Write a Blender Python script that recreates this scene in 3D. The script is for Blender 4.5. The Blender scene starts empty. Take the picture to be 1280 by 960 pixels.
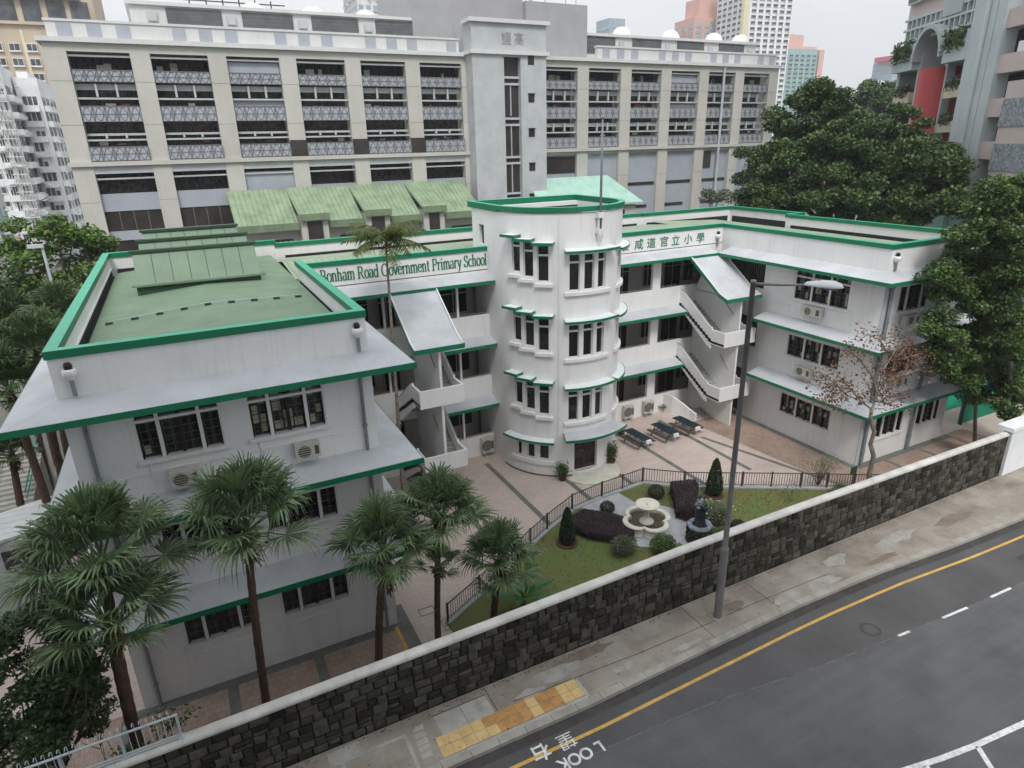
import bpy, math, random
import numpy as np
from mathutils import Vector, Matrix
R=math.radians
random.seed(7); rng=np.random.default_rng(7)
# ------------------------------------------------------------------ camera, sky, sun, exposure
scene=bpy.context.scene
scene.render.resolution_x=1024; scene.render.resolution_y=768
FPX=806.7; YAW=R(26.449); PIT=R(20.335); ROL=R(-1.432); CAMZ=20.0
_f=np.array([math.sin(YAW)*math.cos(PIT),math.cos(YAW)*math.cos(PIT),-math.sin(PIT)])
_r=np.array([math.cos(YAW),-math.sin(YAW),0]); _u=np.cross(_r,_f)
CR=_r*math.cos(ROL)+_u*math.sin(ROL); CU=-_r*math.sin(ROL)+_u*math.cos(ROL); CF=_f
cd=bpy.data.cameras.new('camera'); cam=bpy.data.objects.new('camera',cd); scene.collection.objects.link(cam)
cd.sensor_width=36; cd.lens=FPX/1280*36; cd.clip_start=0.1; cd.clip_end=6000
mw=Matrix.Identity(4)
for i in range(3):
    mw[i][0]=CR[i]; mw[i][1]=CU[i]; mw[i][2]=-CF[i]
mw[2][3]=CAMZ
cam.matrix_world=mw; scene.camera=cam
SUN_EL=R(52); SUN_AZ=R(200)       # azimuth clockwise from +Y
world=bpy.data.worlds.new("World"); scene.world=world; world.use_nodes=True
wn=world.node_tree; wn.nodes.clear()
wo=wn.nodes.new('ShaderNodeOutputWorld'); wb=wn.nodes.new('ShaderNodeBackground')
sky=wn.nodes.new('ShaderNodeTexSky'); sky.sky_type='NISHITA'; sky.sun_disc=False
sky.sun_elevation=SUN_EL; sky.sun_rotation=SUN_AZ; sky.air_density=1.0; sky.dust_density=5.0; sky.ozone_density=1.0
# overcast: the cloud layer evens the clear sky out to a nearly uniform pale grey
hs=wn.nodes.new('ShaderNodeHueSaturation'); hs.inputs['Saturation'].default_value=0.25
mx=wn.nodes.new('ShaderNodeMixRGB'); mx.inputs[0].default_value=0.78; 
ns=wn.nodes.new('ShaderNodeTexNoise'); ns.inputs['Scale'].default_value=2.2; ns.inputs['Detail'].default_value=4
tc=wn.nodes.new('ShaderNodeTexCoord'); mp=wn.nodes.new('ShaderNodeMapping'); mp.inputs['Scale'].default_value=(1,1,3)
cr=wn.nodes.new('ShaderNodeValToRGB'); cr.color_ramp.elements[0].position=.3; cr.color_ramp.elements[1].position=.7
cr.color_ramp.elements[0].color=(7.9,8.2,8.6,1); cr.color_ramp.elements[1].color=(9.2,9.4,9.6,1)
wn.links.new(tc.outputs['Generated'],mp.inputs[0]); wn.links.new(mp.outputs[0],ns.inputs['Vector']); wn.links.new(ns.outputs[0],cr.inputs[0])
wn.links.new(sky.outputs[0],hs.inputs['Color']); wn.links.new(hs.outputs[0],mx.inputs[1]); wn.links.new(cr.outputs[0],mx.inputs[2])
# an overcast sky is brighter overhead than at the horizon
sx=wn.nodes.new('ShaderNodeSeparateXYZ'); mr=wn.nodes.new('ShaderNodeMapRange'); mr.inputs[1].default_value=0; mr.inputs[2].default_value=1; mr.inputs[3].default_value=.66; mr.inputs[4].default_value=1.34
wn.links.new(tc.outputs['Generated'],sx.inputs[0]); wn.links.new(sx.outputs[2],mr.inputs[0])
vm=wn.nodes.new('ShaderNodeMixRGB'); vm.blend_type='MULTIPLY'; vm.inputs[0].default_value=1
wn.links.new(mx.outputs[0],vm.inputs[1]); wn.links.new(mr.outputs[0],vm.inputs[2]); wn.links.new(vm.outputs[0],wb.inputs[0]); wb.inputs[1].default_value=0.115; wn.links.new(wb.outputs[0],wo.inputs[0])
sd=bpy.data.lights.new('sun','SUN'); sd.energy=1.5; sd.angle=R(14); sd.color=(1,.97,.93)
so=bpy.data.objects.new('sun',sd); scene.collection.objects.link(so)
sdir=Vector((math.sin(SUN_AZ)*math.cos(SUN_EL),math.cos(SUN_AZ)*math.cos(SUN_EL),math.sin(SUN_EL)))
so.rotation_euler=sdir.to_track_quat('Z','Y').to_euler(); so.location=(0,0,80)
vs=scene.view_settings; vs.view_transform='Standard'; vs.look='None'; vs.gamma=1; vs.exposure=0.42; vs.use_curve_mapping=False
# ------------------------------------------------------------------ survey helpers: from a direction seen to a point in the place
def ray(u,v): return (u-640)/FPX*CR+(480-v)/FPX*CU+CF
O3=np.array([0,0,CAMZ])
def G(u,v,z=0.0): d=ray(u,v); return d*((z-CAMZ)/d[2])+O3
def GY(u,v,y): d=ray(u,v); return d*(y/d[1])+O3
def GX(u,v,x): d=ray(u,v); return d*(x/d[0])+O3
# ------------------------------------------------------------------ mesh builder
class MB:
    def __init__(s): s.v=[]; s.f=[]
    def add(s,vs,fs):
        b=len(s.v); s.v.extend([tuple(map(float,p)) for p in vs]); s.f.extend([tuple(i+b for i in f) for f in fs]); return s
    def quad(s,a,b,c,d): return s.add([a,b,c,d],[(0,1,2,3)])
    def poly(s,ps): return s.add(ps,[tuple(range(len(ps)))])
    def box(s,x0,x1,y0,y1,z0,z1):
        return s.add([(x0,y0,z0),(x1,y0,z0),(x1,y1,z0),(x0,y1,z0),(x0,y0,z1),(x1,y0,z1),(x1,y1,z1),(x0,y1,z1)],
          [(0,3,2,1),(4,5,6,7),(0,1,5,4),(1,2,6,5),(2,3,7,6),(3,0,4,7)])
    def obox(s,o,u,n,a0,a1,b0,b1,z0,z1):
        """box in a frame: origin o, along u (2D), outward n (2D)"""
        P=lambda a,b,z:(o[0]+u[0]*a+n[0]*b,o[1]+u[1]*a+n[1]*b,z)
        return s.add([P(a0,b0,z0),P(a1,b0,z0),P(a1,b1,z0),P(a0,b1,z0),P(a0,b0,z1),P(a1,b0,z1),P(a1,b1,z1),P(a0,b1,z1)],
          [(0,3,2,1),(4,5,6,7),(0,1,5,4),(1,2,6,5),(2,3,7,6),(3,0,4,7)])
    def prism(s,ps,z0,z1):
        n=len(ps); b=[(p[0],p[1],z0 if len(p)<3 else p[2]+z0) for p in ps]; t=[(p[0],p[1],z1 if len(p)<3 else p[2]+z1) for p in ps]
        return s.add(b+t,[tuple(range(n))[::-1],tuple(range(n,2*n))]+[(i,(i+1)%n,n+(i+1)%n,n+i) for i in range(n)])
    def sweep(s,prof,a,b):
        """closed profile points (3D list at end a) swept by vector b-a"""
        d=np.array(b,float)-np.array(a,float); n=len(prof)
        p0=[np.array(p,float) for p in prof]; p1=[p+d for p in p0]
        return s.add(p0+p1,[tuple(range(n))[::-1],tuple(range(n,2*n))]+[(i,(i+1)%n,n+(i+1)%n,n+i) for i in range(n)])
    def tube(s,path,rad,n=8,cap=True):
        P=[np.array(p,float) for p in path]; rr=rad if hasattr(rad,'__len__') else [rad]*len(P)
        rings=[]; D=P[-1]-P[0]; D/=np.linalg.norm(D)+1e-9; up=np.array([0.,0,1]) if abs(D[2])<.8 else np.array([1.,0,0])
        for i,p in enumerate(P):
            t=P[min(i+1,len(P)-1)]-P[max(i-1,0)]; t=t/(np.linalg.norm(t)+1e-9)
            a=np.cross(t,up); 
            if np.linalg.norm(a)<.05: a=np.cross(t,[0,1.,0])
            a/=np.linalg.norm(a); b=np.cross(a,t)
            rings.append([p+rr[i]*(math.cos(2*math.pi*k/n)*a+math.sin(2*math.pi*k/n)*b) for k in range(n)])
        vs=[q for r_ in rings for q in r_]; fs=[]
        for i in range(len(P)-1):
            for k in range(n): fs.append((i*n+k,i*n+(k+1)%n,(i+1)*n+(k+1)%n,(i+1)*n+k))
        if cap: fs+= [tuple(range(n))[::-1],tuple(range((len(P)-1)*n,len(P)*n))]
        return s.add(vs,fs)
    def lathe(s,o,prof,n=24,a0=0,a1=2*math.pi,sq=None):
        full=abs(a1-a0-2*math.pi)<1e-6; m=n if full else n+1
        vs=[]
        for r_,z in prof:
            for k in range(m):
                a=a0+(a1-a0)*k/n; q=sq(a) if sq else 1
                vs.append((o[0]+r_*q*math.cos(a),o[1]+r_*q*math.sin(a),o[2]+z))
        fs=[]
        for i in range(len(prof)-1):
            for k in range(n): fs.append((i*m+k,i*m+(k+1)%m,(i+1)*m+(k+1)%m,(i+1)*m+k))
        return s.add(vs,fs)
    def arcslab(s,c,r0,r1,a0,a1,z0,z1,n=16,z1o=None):
        """curved slab between radii; z1o = top height at the outer rim"""
        z1o=z1 if z1o is None else z1o; vs=[]
        for k in range(n+1):
            a=R(a0+(a1-a0)*k/n); ca,sa=math.cos(a),math.sin(a)
            vs+=[(c[0]+r0*ca,c[1]+r0*sa,z0),(c[0]+r1*ca,c[1]+r1*sa,z0+(z1o-z1)),(c[0]+r1*ca,c[1]+r1*sa,z1o),(c[0]+r0*ca,c[1]+r0*sa,z1)]
        fs=[(0,1,2,3),tuple(4*n+i for i in (3,2,1,0))]
        for k in range(n):
            for i in range(4): fs.append((4*k+i,4*k+4+i,4*k+4+(i+1)%4,4*k+(i+1)%4))
        return s.add(vs,fs)
    def build(s,name,m,parent=None,smooth=False):
        me=bpy.data.meshes.new(name); me.from_pydata(s.v,[],s.f); me.validate()
        if smooth: me.polygons.foreach_set('use_smooth',[True]*len(me.polygons))
        for mm in (m if isinstance(m,list) else [m]): me.materials.append(mm)
        import bmesh as _b
        if len(s.f)<4000:
            bm=_b.new(); bm.from_mesh(me); _b.ops.recalc_face_normals(bm,faces=bm.faces); bm.to_mesh(me); bm.free()
        me.update()
        o=bpy.data.objects.new(name,me); scene.collection.objects.link(o)
        if parent is not None:
            o.parent=parent
            # vertices are in place coordinates: shift them into the parent's frame
            w=wmat(parent).inverted(); me.transform(w)
        return o
def world_loc(o): return wmat(o).translation
def wmat(o):
    m=o.matrix_basis.copy()
    return (wmat(o.parent)@m) if o.parent else m
def tag(o,label=None,cat=None,group=None,kind=None):
    if label: o['label']=label
    if cat: o['category']=cat
    if group: o['group']=group
    if kind: o['kind']=kind
    return o
def thing(name,label,cat,loc=(0,0,0),group=None,rz=0):
    o=bpy.data.objects.new(name,None); scene.collection.objects.link(o); o.location=[float(c) for c in loc]; o.rotation_euler=(0,0,rz)
    o.empty_display_size=.3
    return tag(o,label,cat,group)
def copy_tree(o,parent=None):
    c=o.copy(); scene.collection.objects.link(c)
    if parent: c.parent=parent
    for ch in list(o.children): copy_tree(ch,c)
    return c
def lighten(x): return x
# ------------------------------------------------------------------ materials
def mat(name,col,rough=.7,var=.12,scale=1.5,bump=0,bscale=30,spec=.3,island=0,col2=None,metal=0,dirt=0,detail=5,transl=0,speck=0,wear=0):
    m=bpy.data.materials.new(name); m.use_nodes=True; nt=m.node_tree; N=nt.nodes; L=nt.links
    b=N['Principled BSDF']; b.inputs['Roughness'].default_value=rough; b.inputs['Metallic'].default_value=metal
    b.inputs['Specular IOR Level'].default_value=spec
    tc=N.new('ShaderNodeTexCoord'); geo=N.new('ShaderNodeNewGeometry')
    c=tuple(col)+(1,)
    c2=tuple(col2)+(1,) if col2 else tuple(max(0,x*(1-var*2)) for x in col)+(1,)
    n=N.new('ShaderNodeTexNoise'); n.inputs['Scale'].default_value=scale; n.inputs['Detail'].default_value=detail; n.inputs['Roughness'].default_value=.62
    L.new(geo.outputs['Position'],n.inputs['Vector'])
    r=N.new('ShaderNodeValToRGB'); r.color_ramp.elements[0].position=.32; r.color_ramp.elements[1].position=.62
    r.color_ramp.elements[0].color=c2; r.color_ramp.elements[1].color=c
    L.new(n.outputs[0],r.inputs[0]); out=r.outputs[0]
    for amt,sc_,st in ((speck,70,(1,1,1)),(wear,.9,(.07,1.3,1))):
        if not amt: continue
        mp=N.new('ShaderNodeMapping'); mp.inputs['Scale'].default_value=st; L.new(geo.outputs['Position'],mp.inputs[0])
        n2=N.new('ShaderNodeTexNoise'); n2.inputs['Scale'].default_value=sc_; n2.inputs['Detail'].default_value=5; n2.inputs['Roughness'].default_value=.75; L.new(mp.outputs[0],n2.inputs['Vector'])
        r2=N.new('ShaderNodeMapRange'); r2.inputs[1].default_value=.3; r2.inputs[2].default_value=.7; r2.inputs[3].default_value=1-amt; r2.inputs[4].default_value=1+amt*.7
        L.new(n2.outputs[0],r2.inputs[0]); mm=N.new('ShaderNodeMixRGB'); mm.blend_type='MULTIPLY'; mm.inputs[0].default_value=1; L.new(out,mm.inputs[1]); L.new(r2.outputs[0],mm.inputs[2]); out=mm.outputs[0]
    if dirt:
        # vertical streaks and stains
        mp=N.new('ShaderNodeMapping'); mp.inputs['Scale'].default_value=(2.2,2.2,.16); L.new(geo.outputs['Position'],mp.inputs[0])
        n2=N.new('ShaderNodeTexNoise'); n2.inputs['Scale'].default_value=1.6; n2.inputs['Detail'].default_value=6; n2.inputs['Roughness'].default_value=.7
        L.new(mp.outputs[0],n2.inputs['Vector'])
        r2=N.new('ShaderNodeValToRGB'); r2.color_ramp.elements[0].position=.52; r2.color_ramp.elements[1].position=.80
        r2.color_ramp.elements[0].color=(1,1,1,1); k=1-dirt; r2.color_ramp.elements[1].color=(k,k*.98,k*.94,1)
        L.new(n2.outputs[0],r2.inputs[0])
        mm=N.new('ShaderNodeMixRGB'); mm.blend_type='MULTIPLY'; mm.inputs[0].default_value=1
        L.new(out,mm.inputs[1]); L.new(r2.outputs[0],mm.inputs[2]); out=mm.outputs[0]
    if island:
        h=N.new('ShaderNodeHueSaturation'); L.new(out,h.inputs['Color'])
        mr=N.new('ShaderNodeMapRange'); mr.inputs[3].default_value=1-island; mr.inputs[4].default_value=1+island
        L.new(geo.outputs['Random Per Island'],mr.inputs[0]); L.new(mr.outputs[0],h.inputs['Value'])
        mr2=N.new('ShaderNodeMapRange'); mr2.inputs[3].default_value=.5-island*.05; mr2.inputs[4].default_value=.5+island*.03
        mul=N.new('ShaderNodeMath'); mul.operation='FRACT'; m3=N.new('ShaderNodeMath'); m3.operation='MULTIPLY'; m3.inputs[1].default_value=7.31
        L.new(geo.outputs['Random Per Island'],m3.inputs[0]); L.new(m3.outputs[0],mul.inputs[0]); L.new(mul.outputs[0],mr2.inputs[0]); L.new(mr2.outputs[0],h.inputs['Hue'])
        out=h.outputs[0]
    L.new(out,b.inputs['Base Color'])
    if bump:
        nb=N.new('ShaderNodeTexNoise'); nb.inputs['Scale'].default_value=bscale; nb.inputs['Detail'].default_value=4; L.new(geo.outputs['Position'],nb.inputs['Vector'])
        bp=N.new('ShaderNodeBump'); bp.inputs['Strength'].default_value=bump; bp.inputs['Distance'].default_value=.02
        L.new(nb.outputs[0],bp.inputs['Height']); L.new(bp.outputs[0],b.inputs['Normal'])
    if transl:
        t=N.new('ShaderNodeBsdfTranslucent'); L.new(out,t.inputs['Color']); ms=N.new('ShaderNodeMixShader'); ms.inputs[0].default_value=transl
        L.new(b.outputs[0],ms.inputs[1]); L.new(t.outputs[0],ms.inputs[2]); L.new(ms.outputs[0],N['Material Output'].inputs[0])
    m.diffuse_color=c
    return m
def brickmat(name,c1,c2,mortar,bw,bh,ms,scale=1,rot=0,rough=.8,noise=.25,plane='XY',off=.5):
    m=bpy.data.materials.new(name); m.use_nodes=True; nt=m.node_tree; N=nt.nodes; L=nt.links; b=N['Principled BSDF']
    geo=N.new('ShaderNodeNewGeometry'); mp=N.new('ShaderNodeMapping'); mp.inputs['Rotation'].default_value=(R(90) if plane=='XZ' else 0,0,rot)
    L.new(geo.outputs['Position'],mp.inputs[0])
    br=N.new('ShaderNodeTexBrick'); br.offset=off; br.inputs['Scale'].default_value=scale
    br.inputs['Color1'].default_value=tuple(c1)+(1,); br.inputs['Color2'].default_value=tuple(c2)+(1,); br.inputs['Mortar'].default_value=tuple(mortar)+(1,)
    br.inputs['Mortar Size'].default_value=ms; br.inputs['Brick Width'].default_value=bw; br.inputs['Row Height'].default_value=bh; br.inputs['Mortar Smooth'].default_value=.2
    L.new(mp.outputs[0],br.inputs['Vector'])
    n=N.new('ShaderNodeTexNoise'); n.inputs['Scale'].default_value=.6; n.inputs['Detail'].default_value=7; n.inputs['Roughness'].default_value=.65; L.new(geo.outputs['Position'],n.inputs['Vector'])
    r=N.new('ShaderNodeValToRGB'); r.color_ramp.elements[0].position=.3; r.color_ramp.elements[1].position=.7
    r.color_ramp.elements[0].color=(1-noise,1-noise*1.1,1-noise*1.2,1); r.color_ramp.elements[1].color=(1,1,1,1); L.new(n.outputs[0],r.inputs[0])
    mm=N.new('ShaderNodeMixRGB'); mm.blend_type='MULTIPLY'; mm.inputs[0].default_value=1; L.new(br.outputs[0],mm.inputs[1]); L.new(r.outputs[0],mm.inputs[2])
    L.new(mm.outputs[0],b.inputs['Base Color']); b.inputs['Roughness'].default_value=rough
    bp=N.new('ShaderNodeBump'); bp.inputs['Strength'].default_value=.3; bp.inputs['Distance'].default_value=.01; bp.invert=True
    L.new(br.outputs['Fac'],bp.inputs['Height']); L.new(bp.outputs[0],b.inputs['Normal'])
    return m
def ribmat(name,col,axis,period,var=.15,rough=.5,depth=.03,scale=.7):
    """profiled metal sheet: ribs repeat along the given axis"""
    m=mat(name,col,rough,var,scale); nt=m.node_tree; N=nt.nodes; L=nt.links; b=N['Principled BSDF']
    geo=N.new('ShaderNodeNewGeometry'); sp=N.new('ShaderNodeSeparateXYZ'); L.new(geo.outputs['Position'],sp.inputs[0])
    d=N.new('ShaderNodeMath'); d.operation='DIVIDE'; d.inputs[1].default_value=period; L.new(sp.outputs[axis],d.inputs[0])
    fr=N.new('ShaderNodeMath'); fr.operation='FRACT'; L.new(d.outputs[0],fr.inputs[0])
    cr=N.new('ShaderNodeValToRGB'); e=cr.color_ramp.elements; e[0].position=0; e[0].color=(1,1,1,1); e[1].position=.22; e[1].color=(0,0,0,1)
    e2=cr.color_ramp.elements.new(.14); e2.color=(1,1,1,1); L.new(fr.outputs[0],cr.inputs[0])
    bp=N.new('ShaderNodeBump'); bp.inputs['Strength'].default_value=1; bp.inputs['Distance'].default_value=depth
    L.new(cr.outputs[0],bp.inputs['Height']); L.new(bp.outputs[0],b.inputs['Normal'])
    return m
M={}
M['white']=mat('white_render',(.76,.755,.75),.75,.03,.5,bump=.12,bscale=14,dirt=.13)
M['white_far']=mat('pale_render',(.62,.63,.62),.8,.05,.4,dirt=.1)
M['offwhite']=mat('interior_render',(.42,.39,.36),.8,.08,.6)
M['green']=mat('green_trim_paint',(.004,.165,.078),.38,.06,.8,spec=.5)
M['greenlit']=mat('coping_top_lit',(.05,.42,.26),.4,.08,1.2,spec=.5,dirt=.1)  # trim green made lighter for coping tops: their brightness is in the colour
M['eave']=mat('eave_slab',(.51,.53,.56),.6,.10,.5,bump=.2,bscale=10,dirt=.12,detail=9)
M['canopy']=mat('canopy_top',(.70,.76,.76),.6,.05,1)
M['roof']=ribmat('green_roof_sheet',(.185,.27,.18),1,.42,.10,.55,.05)
M['roof2']=ribmat('green_roof_sheet_cross',(.30,.37,.265),0,.42,.10,.55,.05)
M['roofdark']=mat('dark_green_metal',(.035,.075,.045),.5,.1,1)
M['monitor']=mat('monitor_panel',(.175,.25,.175),.5,.08,.8)
M['gutter']=mat('gutter_gap_dark',(.03,.032,.03),.9,.1,3)  # near black for the gutters and the dark gap beside them
M['jade']=ribmat('jade_roof_sheet',(.27,.355,.23),0,.5,.16,.6,.06)
M['jadefascia']=mat('jade_fascia',(.19,.255,.155),.6,.15,1)
M['teal']=ribmat('mint_roof_sheet',(.40,.62,.53),0,.5,.08,.6,.05)
M['glass']=mat('dark_glass',(.02,.022,.025),.12,.2,2,spec=.6)
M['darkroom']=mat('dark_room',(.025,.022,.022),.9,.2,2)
M['frame']=mat('dark_window_frame',(.025,.018,.015),.5,.1,5)
M['grille']=mat('window_grille',(.15,.13,.12),.5,.1,5)
M['curtain']=mat('paper_blind',(.42,.40,.30),.9,.15,2)
M['brick']=mat('reddish_shelf',(.25,.10,.06),.8,.2,4)
M['door']=mat('dark_brown_door',(.06,.02,.018),.35,.15,4,spec=.5)
M['pipe']=mat('grey_pipe',(.22,.24,.26),.5,.1,3)
M['pole']=mat('galvanised_pole',(.21,.20,.20),.55,.12,3,metal=.2)
M['lamp']=mat('lamp_housing',(.52,.53,.56),.45,.05,3)
M['lens']=mat('lamp_lens',(.20,.19,.17),.2,.05,3)
M['stone']=mat('dark_granite',(.070,.063,.052),.9,.3,2.5,bump=.6,bscale=22,island=.62,col2=(.030,.030,.022),spec=.12)
M['mortar']=mat('wall_mortar',(.012,.011,.010),.95,.2,5)
M['coping']=mat('concrete_coping',(.56,.55,.52),.85,.14,1.3,bump=.3,bscale=20,dirt=.15)
M['whitewall']=mat('white_wall_paint',(.70,.72,.73),.8,.05,1,dirt=.1)
M['pave']=mat('worn_concrete',(.33,.30,.26),.9,.2,.7,bump=.4,bscale=30,col2=(.20,.17,.14),detail=9,speck=.2,wear=.14)
M['pavelight']=mat('pale_concrete',(.38,.37,.34),.9,.12,2,bump=.3,col2=(.27,.26,.235),detail=8)
M['kerb']=mat('kerb_concrete',(.34,.32,.285),.9,.15,1.5,bump=.4,detail=8)
M['asphalt']=mat('asphalt',(.122,.124,.130),.9,.15,.35,bump=1.0,bscale=60,col2=(.086,.086,.090),detail=10,speck=.28,wear=.14)
M['asphaltdark']=mat('asphalt_patch',(.066,.063,.062),.9,.2,1.5,bump=.8,bscale=60,detail=8)
M['paintw']=mat('road_paint_white',(.70,.71,.70),.75,.2,6,col2=(.42,.42,.42),bump=.4,bscale=60,detail=10)
M['painty']=mat('road_paint_yellow',(.58,.36,.09),.75,.15,3,col2=(.42,.26,.08),bump=.4,bscale=60,detail=9)
M['tile']=mat('yellow_tactile_tile',(.60,.42,.19),.8,.12,3,bump=.4,bscale=25)
M['tileo']=mat('orange_tactile_tile',(.47,.25,.09),.8,.15,3,bump=.4,bscale=25)
M['paving']=brickmat('pink_paving',(.56,.475,.43),(.52,.43,.385),(.40,.33,.30),.6,.3,.010,1,0,.85,.16)
M['paving2']=brickmat('tan_paving',(.40,.30,.25),(.35,.25,.20),(.26,.20,.165),.3,.3,.014,1,0,.85,.3)
M['band']=mat('dark_paving_band',(.17,.175,.155),.9,.15,1.5,detail=8)
M['pathslab']=mat('grey_path',(.40,.41,.42),.85,.1,1.2,detail=7)
M['earth']=mat('city_ground',(.16,.155,.14),.95,.2,.2)
M['lawn']=mat('lawn_turf',(.105,.150,.042),.95,.2,.40,bump=1.0,bscale=35,col2=(.145,.130,.055),detail=9)
M['grass']=mat('grass_blades',(.10,.15,.03),.9,.2,2,island=.35)
M['iron']=mat('dark_iron',(.06,.05,.048),.6,.1,3)
M['silver']=mat('galvanised_rail',(.50,.55,.58),.45,.1,3)
M['cream']=mat('cream_stone',(.66,.64,.55),.75,.1,2,bump=.3,dirt=.1)
M['water']=mat('fountain_water',(.10,.08,.05),.15,.3,3,spec=.6)
M['statue']=mat('blue_black_stone',(.025,.038,.05),.4,.3,6,bump=.5,bscale=20,spec=.5)
M['statuelight']=mat('blue_grey_stone',(.24,.27,.32),.5,.3,6,bump=.5)
M['pot']=mat('clay_pot',(.12,.07,.05),.8,.2,5)
M['ac']=mat('ac_casing',(.55,.53,.47),.6,.08,4)
M['acdark']=mat('ac_grille',(.10,.095,.08),.7,.1,6)
M['tableg']=mat('dark_green_top',(.014,.038,.045),.35,.1,3,spec=.5)
M['wood']=mat('dark_bench_wood',(.09,.065,.055),.7,.2,6)
M['bark']=mat('brown_bark',(.10,.068,.048),.95,.3,5,bump=1,bscale=18)
M['palmbark']=mat('palm_trunk',(.10,.055,.040),.95,.3,6,bump=1,bscale=24,col2=(.06,.035,.026))
M['husk']=mat('dead_husk',(.13,.05,.032),.95,.3,6,island=.4)
M['palebark']=mat('pale_trunk',(.27,.23,.19),.9,.25,4,bump=.8,bscale=20)
M['palm']=mat('fan_palm_leaf',(.125,.195,.085),.38,.2,1.2,island=.42,spec=.5,transl=.22)
M['palmdk']=mat('distant_palm_leaf',(.075,.125,.045),.55,.2,1.2,island=.35,spec=.35,transl=.2)
M['slim']=mat('feather_palm_leaf',(.085,.12,.022),.5,.2,2,island=.4,transl=.25)
M['banyan']=mat('banyan_leaf',(.085,.140,.040),.5,.25,.35,col2=(.034,.070,.030),island=.55,spec=.35,transl=.15)
M['leaf']=mat('glossy_leaf',(.090,.155,.038),.45,.25,.9,col2=(.042,.085,.030),island=.5,spec=.4,transl=.2)
M['leafbright']=mat('bright_leaf',(.105,.20,.035),.5,.25,.8,island=.45,transl=.25)
M['bushdk']=mat('dark_bush_leaf',(.050,.095,.030),.55,.25,2,island=.5,transl=.15)
M['topiary']=mat('topiary_leaf',(.022,.045,.020),.6,.2,3,island=.4)
M['purple']=mat('purple_hedge_leaf',(.052,.038,.042),.6,.2,2,island=.35)
M['ball']=mat('ball_shrub_leaf',(.055,.050,.035),.6,.2,3,island=.4)
M['redleaf']=mat('russet_leaf',(.19,.085,.055),.75,.3,2,island=.5,col2=(.10,.075,.04),transl=.2)
M['olive']=mat('grey_green_leaf',(.15,.17,.095),.6,.2,2,island=.4,transl=.2)
M['banana']=mat('banana_leaf',(.04,.15,.045),.4,.15,3,spec=.45,transl=.2)
M['flower']=mat('white_flower',(.6,.6,.5),.7,.1,3)
M['deadleaf']=mat('dry_palm_leaf',(.20,.145,.07),.8,.2,3,island=.35,transl=.15)
M['lightleaf']=M['leaf']
# ------------------------------------------------------------------ ground, road, courtyard
def struct(o): o['kind']='structure'; return o
PZ=2.5; RZ=2.38; WY=16.0
def sheet(name,ps,z,m,t=0.0):
    mb=MB()
    if t: mb.prism([(p[0],p[1]) for p in ps],z-t,z)
    else: mb.poly([(p[0],p[1],z) for p in ps])
    return struct(mb.build(name,m))
sheet('ground',[(-240,16.3),(760,16.3),(760,760),(-240,760)],-.06,M['earth'])
sheet('courtyard',[(-14,16.3),(60,16.3),(60,36.9),(-14,36.9)],0,M['paving'])
sheet('paved_yard',[(-14,16.45),(5.75,16.45),(5.75,23.5),(-14,23.5)],.004,M['paving2'])
sheet('paved_strip',[(33.2,21.9),(36.2,21.2),(48,21.2),(48,23.5),(36.3,23.5),(36.3,34),(31.9,34)],.004,M['paving2'])
mb=MB()
for x in (12.0,15.6,19.1,22.4,26.25,30.1): mb.box(x-.16,x+.16,24 if x<14 else 26.3,35.5,-.02,.008)
mb.add([(30.65,31.6,.009),(30.95,31.6,.009),(33.5,22.2,.009),(33.2,22.2,.009)],[(0,1,2,3)])
for x in (-5,-1.3,2.05): mb.box(x-.2,x+.2,17,23.2,-.02,.009)
mb.box(5.55,6.15,17,24.6,-.02,.009); mb.box(-4.7,5.8,23.02,23.46,-.02,.012)
mb.box(35.8,36.24,23.3,34,-.02,.012); mb.box(36.2,46,23.0,23.46,-.02,.012); mb.box(38.5,38.8,21.3,23.0,-.02,.011); mb.box(42,42.3,21.3,23.0,-.02,.011)
struct(mb.build('paving_bands',M['band']))
mb=MB(); mb.box(5.42,5.56,17,23.2,-.02,.016)
for a,b in (((12.2,27.2),(13.4,24.4)),): mb.add([(a[0],a[1],.012),(a[0]+.18,a[1],.012),(b[0]+.18,b[1],.012),(b[0],b[1],.012)],[(0,1,2,3)])
struct(mb.build('yellow_line_marking',M['painty']))
mb=MB()
for (x,y,w,h) in ((6.7,23.3,.7,.5),(7.35,21.9,.9,.75)):
    for (a0,a1,b0,b1) in ((0,w,0,.03),(0,w,h-.03,h),(0,.03,0,h),(w-.03,w,0,h)): mb.box(x+a0,x+a1,y+b0,y+b1,0,.014)
struct(mb.build('drain_cover_outlines',M['band']))
# lawn bounded by the railing and the stone wall
railpx=[(560,778),(600,742),(640,703),(684,662),(715,637),(752,621),(803,603)]
rail=[tuple(G(u,v,.1)[:2]) for u,v in railpx]
rail2=[tuple(G(u,v,.1)[:2]) for u,v in ((803,603),(855,608),(1000,609.5),(1066,611),(1105,611))]
lawnpoly=[(rail[0][0]+.1,16.4)]+rail+rail2[1:]+[(36.5,20.6),(46,20.6),(46,16.4)]
sheet('lawn',lawnpoly,.06,M['lawn'],.1)
mb=MB()
def kerbline(mb,pts,w,z0,z1):
    for a,b in zip(pts[:-1],pts[1:]):
        d=np.array(b)-np.array(a); l=np.linalg.norm(d); u=d/l; n=np.array([-u[1],u[0]])
        mb.obox(a,u,n,-.03,l+.03,-w/2,w/2,z0,z1)
kerbline(mb,rail,.3,-.05,.16); kerbline(mb,rail2,.3,-.05,.155)
struct(mb.build('garden_kerb',M['pathslab']))
FX,FY=20.05,24.15
ps=[(FX+.35+2.35*math.cos(a)*1.0,FY+2.05*math.sin(a)) for a in np.linspace(0,2*math.pi,40)[:-1]]
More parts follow.
